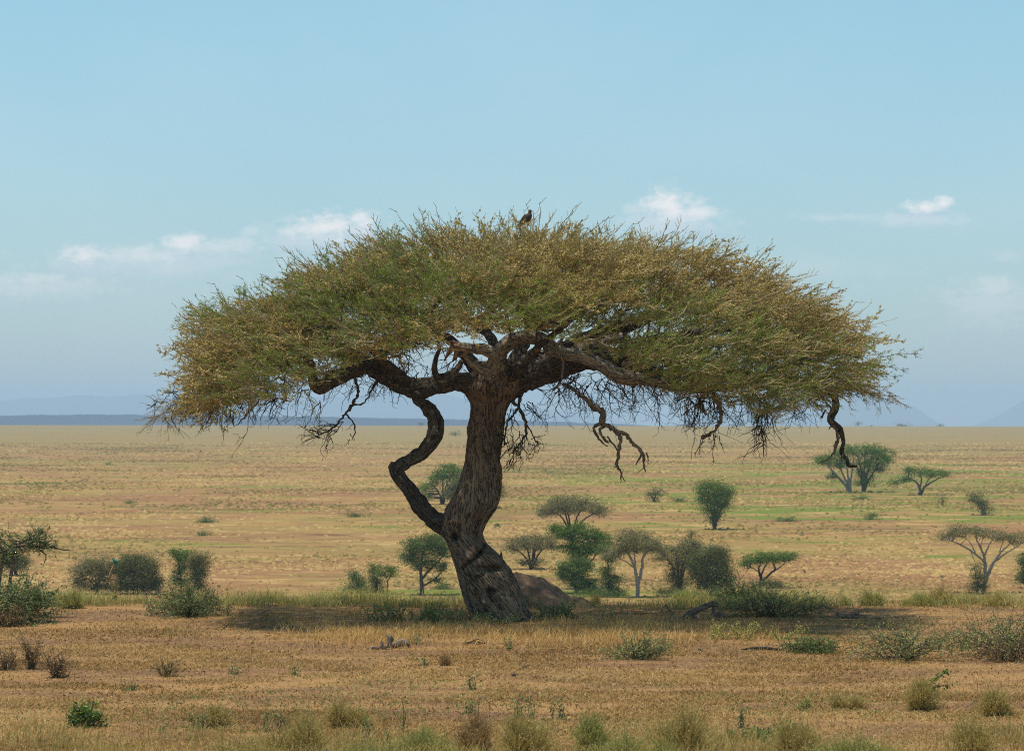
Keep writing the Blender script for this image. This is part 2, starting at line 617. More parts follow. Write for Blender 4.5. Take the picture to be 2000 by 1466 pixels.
M['mound'] = m_plain('mound_earth', (.175, .112, .068), .95, (.105, .068, .043), 5)
M['feather'] = m_plain('brown_feathers', (.055, .035, .025), .7, (.10, .065, .045), 14)
M['beak'] = m_plain('beak_horn', (.12, .09, .05), .4)
M['teal'] = m_plain('teal_feathers', (.005, .22, .15), .5, (.005, .13, .11), 30)
M['stick'] = m_plain('yellow_stick', (.40, .27, .12), .8, (.26, .17, .08), 20)
M['stone'] = m_plain('dark_stone', (.08, .055, .04), .9, (.05, .035, .03), 12)


# ------------------------------------------------------------------ setting
def build_ground():
    ys = np.concatenate([[-400, -200, -100, -50, -20, 0, 8], np.arange(14, 76, .4), np.exp(np.linspace(math.log(76.5), math.log(20000), 420))])
    us = np.linspace(-1, 1, 260)
    us = np.sign(us) * np.abs(us) ** 1.15
    hw = 46 + .36 * np.abs(ys)
    Xg = us[None, :] * hw[:, None]
    Yg = np.repeat(ys[:, None], len(us), 1)
    Zg = gz(Xg, Yg)
    V = np.stack([Xg, Yg, Zg], -1).reshape(-1, 3)
    n, k = len(ys), len(us)
    i = np.arange(n - 1)[:, None] * k
    j = np.arange(k - 1)[None, :]
    Q = np.stack([i + j, i + j + 1, i + k + j + 1, i + k + j], -1).reshape(-1, 4)
    mb = MB()
    mb.add(V, Q=Q)
    tag(mb.build('ground', M['ground']), 'dry savanna ground of bare earth, straw and green flushes running to the horizon', None, kind='structure')


build_ground()


def ridge(name, label, pts, d, depth, mat, rough=1.5, seed=1):
    """a real range of hills: crest traced in photo pixels at distance d, falling away before and behind"""
    pts = np.array(pts, float)
    px = np.linspace(pts[0, 0], pts[-1, 0], 260)
    py = np.interp(px, pts[:, 0], pts[:, 1])
    for _ in range(6):
        py[1:-1] = .25 * py[:-2] + .5 * py[1:-1] + .25 * py[2:]
    s = np.array([-1, -.6, -.3, -.1, 0, .1, .3, .6, 1])
    V = np.zeros((len(px), len(s), 3))
    for a in range(len(px)):
        top = W(px[a], py[a], d)
        top[2] += rough * d / 9000 * fbm(np.array([px[a] * .06, 0, seed]), seed, 4)
        for b, q in enumerate(s):
            f = (1 - abs(q)) ** 1.3
            V[a, b] = (top[0], d + q * depth, -32 + (top[2] + 32) * f)
    k = len(s)
    i = np.arange(len(px) - 1)[:, None] * k
    j = np.arange(k - 1)[None, :]
    Q = np.stack([i + j, i + j + 1, i + k + j + 1, i + k + j], -1).reshape(-1, 4)
    mb = MB()
    mb.add(V.reshape(-1, 3), Q=Q)
    tag(mb.build(name, mat), label, None, kind='structure')


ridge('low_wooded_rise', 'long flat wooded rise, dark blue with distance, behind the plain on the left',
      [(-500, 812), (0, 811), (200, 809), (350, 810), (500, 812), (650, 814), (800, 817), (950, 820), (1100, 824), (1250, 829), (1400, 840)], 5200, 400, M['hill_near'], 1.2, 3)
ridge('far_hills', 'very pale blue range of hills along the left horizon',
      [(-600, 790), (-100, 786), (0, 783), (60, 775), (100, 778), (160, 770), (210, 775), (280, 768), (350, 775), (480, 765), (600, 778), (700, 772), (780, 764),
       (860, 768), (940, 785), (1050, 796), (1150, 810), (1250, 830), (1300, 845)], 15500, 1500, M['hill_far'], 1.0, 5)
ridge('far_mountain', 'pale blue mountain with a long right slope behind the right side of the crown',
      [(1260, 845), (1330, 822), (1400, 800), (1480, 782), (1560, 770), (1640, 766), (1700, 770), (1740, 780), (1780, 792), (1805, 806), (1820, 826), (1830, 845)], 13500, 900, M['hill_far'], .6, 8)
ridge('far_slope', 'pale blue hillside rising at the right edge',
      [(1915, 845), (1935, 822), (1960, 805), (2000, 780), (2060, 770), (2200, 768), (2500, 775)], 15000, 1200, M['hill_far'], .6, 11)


def build_haze():
    x0, x1, y0, y1, z0, z1 = -7500, 7500, -450, 19000, -34, 215
    mb = MB()
    V = [(x0, y0, z0), (x1, y0, z0), (x1, y1, z0), (x0, y1, z0), (x0, y0, z1), (x1, y0, z1), (x1, y1, z1), (x0, y1, z1)]
    mb.add(V, Q=[(3, 2, 1, 0), (4, 5, 6, 7), (0, 1, 5, 4), (1, 2, 6, 5), (2, 3, 7, 6), (3, 0, 4, 7)])
    m, t = mat_new('haze_air')
    pv = t.n('ShaderNodeVolumePrincipled')
    pv.inputs['Color'].default_value = (.50, .70, .95, 1)
    pv.inputs['Density'].default_value = 0.00013
    pv.inputs['Anisotropy'].default_value = 0.0
    out = t.n('ShaderNodeOutputMaterial')
    t.nt.links.new(pv.outputs[0], out.inputs['Volume'])
    tag(mb.build('haze', m, smooth=False), 'pale blue haze over the far plain and hills', None, kind='stuff')


build_haze()


# ------------------------------------------------------------------ the big umbrella acacia
D0 = 60.0
TB = W(975, 1205, D0)
TB[2] = 0.0


def pxm(d=D0):
    return d / F


def limb_pts(rows):
    """rows of (px, py, dy, width_px)"""
    out = []
    for (px, py, dy, w) in rows:
        p = W(px, py, D0 + dy)
        out.append([*p, w * .5 * (D0 + dy) / F])
    return out


def build_trunk(root):
    T = [  # row, left, right
        (1222, 905, 1062), (1205, 914, 1046), (1190, 912, 1034), (1160, 905, 1021), (1120, 895, 1004), (1090, 884, 982), (1062, 872, 950), (1045, 864, 938), (1030, 862, 940),
        (1010, 868, 952), (990, 876, 966), (960, 893, 973), (930, 904, 975), (900, 911, 977), (870, 911, 979), (840, 913, 982),
        (810, 918, 987), (785, 917, 996), (762, 905, 1012), (742, 915, 1020), (722, 930, 1015), (705, 940, 1000)]
    P = []
    for (r, l, q) in T:
        p = W((l + q) / 2, r, D0)
        P.append([*p, (q - l) * .5 * pxm()])
    S = spline(P, .035)
    n, k = len(S), 110
    th = np.arange(k) * 2 * math.pi / k
    z = S[:, 2]
    Th = np.repeat(th[None], n, 0)
    Zr = np.repeat(z[:, None], k, 1)
    R = np.repeat(S[:, 3][:, None], k, 1)
    # twisted folds
    tw = Th + Zr * .55
    bk = np.stack([np.cos(tw) * .38, np.sin(tw) * .38, Zr * .16], -1)
    flare = np.clip((1.1 - Zr) / 1.3, 0, 1)
    d = .075 * vnoise(bk * np.array([5, 5, 6]), 3) * (1 + .8 * flare)
    rid = 1 - np.abs(vnoise(bk * np.array([13, 13, 14.0]) + .2 * vnoise(bk * 9, 5)[..., None], 11)) * 2
    d = d + .022 * rid
    rid2 = 1 - np.abs(vnoise(bk * np.array([34, 34, 26.0]), 17)) * 2
    d = d + .017 * rid2 + .008 * vnoise(bk * np.array([80, 80, 120.0]), 21)
    roots = np.clip((.35 - Zr) / .5, 0, 1) ** 2
    d = d + roots * .34 * np.clip(vnoise(np.stack([np.cos(Th) * 2, np.sin(Th) * 2, Zr * 0], -1), 31), -.2, 1)
    Rr = R * .97 + d
    V = np.stack([S[:, 0][:, None] + Rr * np.cos(Th), S[:, 1][:, None] + Rr * .92 * np.sin(Th), Zr], -1)
    # hollows and scars pushed into the front, knobs pulled out
    for (px, py, sx, sz, a) in [(889, 1047, .075, .07, -.5), (886, 1018, .18, .06, .14), (960, 1108, .24, .055, -.45), (965, 1075, .22, .10, .12), (962, 1150, .13, .04, -.4), (940, 1160, .05, .12, -.12), (955, 1165, .03, .12, -.08),
                                (925, 1150, .10, .14, .05), (900, 1075, .07, .22, -.05), (930, 1000, .22, .10, .05), (1005, 1150, .10, .35, -.05),
                                (965, 1180, .06, .25, -.06), (935, 1185, .05, .2, -.07), (945, 930, .05, .45, -.04), (925, 860, .05, .5, -.04), (960, 850, .04, .5, -.04)]:
        c = W(px, py, D0)
        g = np.exp(-((V[..., 0] - c[0]) / sx) ** 2 - ((V[..., 2] - c[2]) / sz) ** 2)
        fr = np.clip(-np.sin(Th), 0, 1)
        V[..., 1] -= a * g * fr
    # diagonal fold where the upper stem laps over the lower
    a0, a1 = W(968, 965, D0), W(905, 1095, D0)
    for (q0, q1, h, s) in [(W(972, 985, D0), W(918, 1085, D0), .12, .08), (W(985, 1000, D0), W(938, 1078, D0), -.34, .035), (W(938, 1078, D0), W(905, 1108, D0), -.30, .035), (W(945, 1118, D0), W(900, 1150, D0), -.10, .04), (W(1010, 1125, D0), W(935, 1205, D0), -.08, .04), (W(1000, 1110, D0), W(905, 1190, D0), .0, .1), (W(915, 1105, D0), W(1015, 1190, D0), .05, .07), (W(890, 1085, D0), W(955, 1195, D0), .04, .06)]:
        e = (q1 - q0)[[0, 2]]
        L = np.linalg.norm(e)
        e = e / L
        rx, rz = V[..., 0] - q0[0], V[..., 2] - q0[2]
        tt = np.clip(rx * e[0] + rz * e[1], 0, L)
        dist = np.hypot(rx - tt * e[0], rz - tt * e[1])
        V[..., 1] -= h * np.exp(-(dist / s) ** 2) * np.clip(-np.sin(Th), 0, 1)
    mb = MB()
    i = np.arange(n - 1)[:, None] * k
    j = np.arange(k)[None, :]
    Q = np.stack([i + j, i + k + j, i + k + (j + 1) % k, i + (j + 1) % k], -1).reshape(-1, 4)
    Q = Q[:, ::-1]
    mb.add(V.reshape(-1, 3), Q=Q, bk=bk.reshape(-1, 3))
    # torn snag on the right shoulder
    tube(mb, spline([[*W(978, 1092, D0)], [*W(979, 1080, D0)], [*W(978, 1073, D0)]], .04), np.array([.05, .045, .03, .02, .01][:len(spline([[*W(978, 1092, D0)], [*W(979, 1080, D0)], [*W(978, 1073, D0)]], .04))] + [.01] * 9)[:len(spline([[*W(978, 1092, D0)], [*W(979, 1080, D0)], [*W(978, 1073, D0)]], .04))], 7)
    mb.build('trunk', M['trunk'], root, origin=TB)


LIMBS = {
    'left': ('limb', [(985, 790, .05, 44), (955, 765, 0, 52), (925, 750, -.05, 46), (880, 746, -.1, 38), (842, 754, -.1, 40), (816, 760, -.1, 46), (790, 752, -.15, 40), (767, 738, -.2, 40),
                      (735, 722, -.25, 38), (704, 710, -.3, 36), (668, 690, -.2, 28), (620, 672, 0, 22), (560, 660, .2, 17), (490, 670, .3, 13), (420, 690, .3, 9), (350, 720, .2, 5)]),
    'left_drop': ('limb', [(712, 712, -.3, 30), (688, 722, -.4, 32), (655, 740, -.5, 30), (629, 757, -.55, 27), (616, 742, -.6, 20), (612, 712, -.6, 16), (590, 690, -.5, 12), (540, 680, -.6, 9), (470, 690, -.7, 6)]),
    'stem': ('limb', [(880, 1040, -.02, 30), (857, 1020, -.05, 36), (838, 1003, -.1, 35), (815, 985, -.15, 34), (797, 958, -.2, 32), (781, 933, -.2, 28), (773, 916, -.2, 28), (768, 905, -.2, 22)]),
    'stem_top': ('limb', [(774, 921, -.2, 20), (785, 911, -.2, 24), (803, 901, -.22, 23),
                       (822, 889, -.25, 25), (840, 868, -.25, 27), (850, 845, -.25, 29), (847, 818, -.25, 29), (838, 802, -.2, 27), (826, 790, -.15, 24), (813, 780, -.12, 18), (808, 768, -.1, 14)]),
    'knob': ('limb', [(790, 916, -.2, 20), (776, 911, -.2, 24), (768, 907, -.2, 14), (765, 904, -.2, 6)]),
    'right': ('limb', [(960, 775, .1, 60), (990, 752, .1, 62), (1030, 732, .05, 60), (1080, 716, 0, 52), (1130, 706, .1, 42), (1180, 704, .15, 40), (1230, 714, .15, 33), (1290, 728, .1, 28), (1350, 733, 0, 26),
                       (1420, 730, -.1, 24), (1490, 735, -.2, 22), (1550, 742, -.2, 22), (1590, 752, -.25, 19), (1618, 761, -.25, 17), (1636, 778, -.25, 16), (1638, 802, -.25, 16), (1627, 824, -.25, 15), (1645, 841, -.25, 14),
                       (1651, 862, -.25, 11), (1647, 886, -.25, 10), (1658, 900, -.25, 9), (1664, 911, -.25, 8), (1680, 912, -.25, 5)]),
    'arch': ('pale_limb', [(955, 745, -.3, 36), (966, 714, -.5, 34), (976, 684, -.65, 32), (1000, 663, -.75, 30), (1035, 657, -.8, 28), (1062, 665, -.8, 28), (1085, 680, -.75, 28), (1110, 688, -.75, 27), (1134, 694, -.8, 28),
                          (1160, 709, -.85, 28), (1189, 724, -.9, 28), (1215, 734, -.95, 27), (1260, 745, -1.1, 24), (1310, 757, -1.3, 20), (1370, 762, -1.5, 15), (1440, 755, -1.7, 10), (1520, 745, -1.9, 6)]),
    'arch_left': ('pale_limb', [(975, 700, -.6, 26), (955, 690, -.7, 24), (930, 684, -.75, 20), (905, 680, -.8, 17), (888, 676, -.8, 14)]),
    'curl': ('pale_limb', [(960, 728, -.5, 22), (938, 722, -.6, 18), (918, 708, -.65, 15), (905, 690, -.7, 12), (915, 680, -.7, 8)]),
    'right_red': ('pale_limb', [(1110, 700, .2, 36), (1150, 700, .3, 34), (1192, 712, .2, 34), (1236, 708, .1, 30), (1262, 696, 0, 27), (1278, 682, -.1, 24), (1296, 677, -.2, 19), (1312, 692, -.3, 12), (1330, 700, -.4, 8)]),
    'right_high': ('pale_limb', [(1130, 690, .3, 26), (1165, 672, .4, 22), (1195, 662, .5, 20), (1222, 656, .6, 17), (1236, 674, .5, 13), (1262, 678, .4, 11), (1290, 668, .5, 9)]),
    'right_mid': ('pale_limb', [(1120, 690, .1, 24), (1160, 678, .2, 22), (1190, 690, .3, 18), (1215, 700, .4, 14)]),
    'mass': ('limb', [(1000, 760, .6, 50), (1040, 722, .9, 46), (1090, 690, 1.3, 38), (1160, 660, 1.8, 36), (1240, 630, 2.4, 24), (1330, 600, 2.9, 16), (1430, 590, 3.2, 10)]),
    'up_mid': ('limb', [(985, 745, .2, 42), (1010, 700, .5, 32), (1030, 655, 1.0, 24), (1040, 610, 1.5, 22), (1060, 560, 1.8, 15), (1080, 520, 1.8, 9)]),
    'up_left': ('limb', [(950, 750, .4, 34), (910, 690, .9, 24), (860, 640, 1.4, 18), (800, 610, 1.8, 18), (730, 580, 2.0, 12), (650, 570, 2.2, 7)]),
    'back': ('limb', [(985, 760, .6, 40), (975, 710, 1.5, 28), (950, 650, 2.6, 20), (900, 620, 3.6, 16), (880, 600, 4.4, 8)]),
    'front': ('limb', [(1000, 735, -.4, 26), (1040, 690, -1.3, 18), (1090, 640, -2.2, 13), (1140, 600, -3.0, 12), (1180, 590, -3.8, 7)]),
    'front_left': ('limb', [(800, 752, -.2, 20), (750, 700, -.9, 16), (710, 655, -1.7, 13), (670, 630, -2.4, 10), (640, 630, -3.0, 8)]),
    'front_up': ('limb', [(730, 715, -.4, 14), (790, 650, -1.2, 12), (840, 600, -2.0, 9), (900, 560, -2.6, 8)]),
    'front_right': ('limb', [(1190, 706, .0, 28), (1240, 680, -.9, 22), (1300, 660, -1.8, 17), (1370, 650, -2.5, 12), (1450, 650, -3.0, 7)]),
    'right_up': ('limb', [(1230, 712, .2, 26), (1300, 680, .8, 20), (1380, 650, 1.2, 15), (1460, 620, 1.6, 10), (1540, 610, 1.8, 6)]),
    'right_out': ('limb', [(1490, 735, -.2, 18), (1550, 710, .2, 13), (1610, 690, .4, 9), (1680, 700, .5, 5)]),
    'loop': ('limb', [(902, 706, -.5, 11), (892, 722, -.5, 13), (872, 732, -.5, 14), (855, 736, -.5, 13), (845, 722, -.5, 12), (846, 700, -.5, 10), (856, 676, -.5, 8), (850, 650, -.6, 7), (860, 620, -.7, 5)]),
}


def build_limbs(root):
    nodes = []
    for key, (mat, rows) in LIMBS.items():
        mb = MB()
        S = spline(limb_pts(rows), .05)
        R = S[:, 3]
        big = R.max() > .1
        P = S[:, :3]
        wob = np.stack([vnoise(np.stack([P[:, 0] * 1.7, P[:, 2] * 1.7, P[:, 0] * 0 + q], -1), 40 + q) for q in range(3)], -1)
        P = P + wob * np.minimum(R, .12)[:, None] * .35
        P = P + np.cumsum(np.random.default_rng(len(key)).normal(size=P.shape) * .006, axis=0) * (R[:, None] < .22)
        R = R * (1 + .10 * vnoise(P * 5.5, 9) + .06 * vnoise(P * 14, 19))
        tube(mb, P, R, 30 if big else 16, .22, seed=len(key) + 2)
        if key in ('right', 'mass', 'left', 'up_mid', 'arch'):       # swollen collars and burrs along the old wood
            rng = random.Random(len(key))
            for q in range(5 if key != 'arch' else 2):
                i = rng.randrange(10, max(11, min(len(P) // 2, 60)))
                c = P[i] + np.array([rng.uniform(-.1, .1), -R[i] * .75, rng.uniform(-.6, .3) * R[i]])
                tube(mb, np.array([c + [-.1, 0, 0], c + [0, -.03, 0], c + [.1, 0, .02]]), np.array([.4, .8, .35]) * R[i] * .7, 12, .25, seed=q)
        mb.build('limb', M[mat], root, origin=TB)
        if key not in ('stem', 'stem_top', 'knob', 'arch_left', 'curl'):
            st = 6
            a = 8 if key in ('left', 'right') else 3
            for i in range(a, len(P), st):
                nodes.append((*P[i], R[i]))
    # pale torn stub at the left of the arch
    mb = MB()
    for rows in ([(900, 678, -.8, 15), (886, 678, -.85, 14), (876, 690, -.9, 9), (868, 704, -.9, 3)], [(893, 680, -.8, 10), (889, 696, -.85, 8), (884, 706, -.85, 3)],
                 [(915, 682, -.8, 9), (905, 694, -.85, 7), (893, 696, -.85, 4)], [(896, 673, -.8, 10), (884, 667, -.85, 6), (874, 668, -.85, 3)]):
        S = spline(limb_pts(rows), .03)
        tube(mb, S[:, :3], S[:, 3], 9, .2, seed=3)
    mb.build('broken_stub', M['red_wood'], root, origin=TB)
    # thin pale creeper-like dead twig over the dark mass
    mb = MB()
    S = spline(limb_pts([(1098, 662, -.9, 6), (1087, 675, -1, 7), (1090, 688, -1, 6), (1099, 702, -1, 6), (1099, 722, -1, 5), (1096, 742, -1, 5), (1088, 755, -1, 4), (1082, 762, -1, 3)]), .04)
    tube(mb, S[:, :3], S[:, 3], 7, .2)
    mb.build('dead_branch', M['pale_limb'], root, origin=TB)
    return np.array(nodes)


TOPX = [285, 300, 320, 350, 400, 450, 500, 550, 600, 650, 700, 750, 800, 850, 900, 950, 1000, 1050, 1100, 1150, 1200, 1250, 1300, 1350, 1400, 1450, 1500, 1550, 1600, 1650, 1690, 1715, 1745]
TOPY = [745, 690, 640, 622, 606, 590, 570, 552, 520, 488, 470, 456, 448, 440, 440, 448, 446, 446, 442, 448, 446, 458, 464, 470, 485, 505, 530, 555, 588, 618, 655, 690, 740]
BOTX = [285, 305, 330, 380, 420, 450, 500, 550, 600, 650, 700, 750, 800, 850, 900, 950, 1000, 1050, 1100, 1150, 1200, 1250, 1300, 1350, 1400, 1450, 1500, 1550, 1600, 1650, 1700, 1745]
BOTY = [800, 800, 800, 788, 772, 760, 762, 750, 730, 712, 696, 688, 676, 662, 652, 645, 640, 645, 655, 650, 672, 735, 750, 757, 762, 768, 778, 770, 752, 742, 760, 775]
FXC, FHW, FDEP = 1010.0, 745.0, 4.7


def crown_density(px, py, dy):
    """1 inside the leafy shell of the dome, 0 outside; photo-row profile turned into a real solid of the same depth"""
    inx = (px > 398) & (px < 1672)
    py = py - 16 - 20 * np.clip((740 - np.abs(px - FXC)) / 260, 0, 1)
    u = (px - FXC) / FHW
    w = FDEP * np.sqrt(np.clip(1 - np.abs(u) ** 2.4, 0.02, 1)) * (1 + .12 * np.sin(px * .013 + 1))
    v = np.abs(dy) / w
    top = np.interp(px, TOPX, TOPY)
    bot = np.interp(px, BOTX, BOTY)
    # front rim comes down to the traced lower edge, the back rim somewhat lower still in the centre
    q = np.sqrt(np.clip(1 - v ** 2.2, 0, 1))
    rim = np.where(dy < 0, bot, bot - 25)
    tp = rim + (top - rim) * (.12 + .88 * q)
    ins = inx & (v < 1) & (py > tp) & (py + 30 * np.clip(1.25 - np.abs(px - FXC) / 620, .25, 1) < bot + 6 * np.sin(px * .05 + dy))
    dist = np.minimum(py - tp, (1 - v) * w * 86 * .9)           # px below the skin
    th = np.where(np.abs(u) > .7, 165, 150)
    return ins, np.clip(1 - dist / th, 0, 1), dist


def make_spray(rng, kind):
    """one twig spray along +X, about one metre; returns twig, pod, leaf arrays"""
    segs = []
    n = 7
    p = np.zeros(3)
    d = np.array([1., 0, 0])
    pts = [p.copy()]
    for i in range(n - 1):
        d = d + rng.normal(size=3) * .22 + np.array([.15, 0, .03])
        d /= np.linalg.norm(d)
        p = p + d * .16
        pts.append(p.copy())
    pts = np.array(pts)
    segs.append((pts, .012, .006))
    stems = [pts]
    for k in range(rng.integers(6, 9)):
        i = rng.integers(0, n - 1)
        a = pts[i] + (pts[i + 1] - pts[i]) * rng.random()
        s = rng.choice([-1, 1])
        d = np.array([.8, s * rng.uniform(.4, 1.1), rng.uniform(-.35, .55)])
        d /= np.linalg.norm(d)
        L = rng.uniform(.12, .34)
        m = a + d * L * .5 + rng.normal(size=3) * .02
        e = a + d * L + np.array([.05, 0, rng.uniform(-.03, .06)])
        q = np.array([a, m, e])
        stems.append(q)
        segs.append((q, .008, .0045))
    tw = MB()
    for (q, r0, r1) in segs:
        tube(tw, q, np.linspace(r0, r1, len(q)), 3, cap=False)
    tv = np.concatenate(tw.v)
    tq = np.concatenate(tw.q)

    def along(num, spread):
        L = np.array([np.linalg.norm(np.diff(s, axis=0), axis=1).sum() for s in stems])
        w = rng.choice(len(stems), num, p=L / L.sum())
        C = []
        for k in w:
            s = stems[k]
            f = rng.random() * (len(s) - 1)
            i = int(f)
            C.append(s[i] + (s[i + 1] - s[i]) * (f - i))
        return np.array(C) + rng.normal(size=(num, 3)) * spread
    if kind == 'pod':
        C = along(28, .014)                    # tight little heads of curled pods
        C = np.repeat(C, 5, 0) + rng.normal(size=(140, 3)) * .014
        pods = leafquads(C, rng.uniform(.04, .072, len(C)), rng, .55)
        C = along(26, .02)
        lv = leafquads(C, rng.uniform(.02, .04, len(C)), rng, .45)
    elif kind == 'leaf':
        C = along(28, .018)
        C = np.repeat(C, 4, 0) + rng.normal(size=(112, 3)) * .02
        lv = leafquads(C, rng.uniform(.035, .065, len(C)), rng, .42)
        C = along(6, .02)
        pods = leafquads(C, rng.uniform(.02, .04, len(C)), rng, .5)
    else:                                       # whip: sparse shoot that sticks out
        C = along(46, .007)
        lv = leafquads(C, rng.uniform(.018, .036, len(C)), rng, .5)
        C = along(22, .008)
        pods = leafquads(C, rng.uniform(.02, .038, len(C)), rng, .5)
    return tv, tq, pods, lv


def place_sprays(templates, choice, pos, dirs, size, tone, rng, mt, mp, ml, lo=None):
    for k, (tv, tq, pods, lv) in enumerate(templates):
        idx = np.nonzero(choice == k)[0]
        if len(idx) == 0:
            continue
        Rm = rots(dirs[idx], rng.uniform(-.6, .6, len(idx))) * size[idx][:, None, None]
        v = np.einsum('nij,mj->nmi', Rm, tv) + pos[idx][:, None, :]
        m = len(tv)
        Q = (tq[None] + (np.arange(len(idx)) * m)[:, None, None]).reshape(-1, 4)
        mt.add(v.reshape(-1, 3), Q=Q, tone=np.repeat(tone[idx], m))
        for (arr, mb) in ((pods, mp), (lv, ml)):
            if len(arr) == 0:
                continue
            # keep the little faces near their true size whatever the spray's scale
            v = np.einsum('nij,mj->nmi', Rm, arr.reshape(-1, 3)) + pos[idx][:, None, :]
            v = v.reshape(-1, 4, 3)
            tn = np.clip(np.repeat(tone[idx], len(arr)) + rng.normal(size=len(v)) * .14, 0, 1)
            mb.quads(v, tn)


def twig_system(mb, p, d, L, r, rng, level=0, droop=.12, maxlev=3):
    n = max(3, int(L / .12))
    pts = [np.array(p, float)]
    d = np.array(d, float)
    d /= np.linalg.norm(d)
    side = 1
    for i in range(n):
        side = -side
        d = d + rng.normal(size=3) * .30 + np.array([0, 0, -droop]) + side * .14 * np.cross(d, [0, 1, 0])
        d /= np.linalg.norm(d)
        pts.append(pts[-1] + d * L / n)
    P = np.array(pts)
    tube(mb, P, np.linspace(r, max(.0035, r * .35), len(P)), 4 if r > .008 else 3, cap=False)
    ends = [P[-1]]
    if level < maxlev:
        for i in range(1, len(P)):
            if rng.random() < .62:
                dd = P[i] - P[i - 1]
                dd = dd / np.linalg.norm(dd)
                dd = dd + rng.normal(size=3) * .75
                ends += twig_system(mb, P[i], dd, L * rng.uniform(.35, .6), max(.004, r * .6), rng, level + 1, droop, maxlev)
    return ends


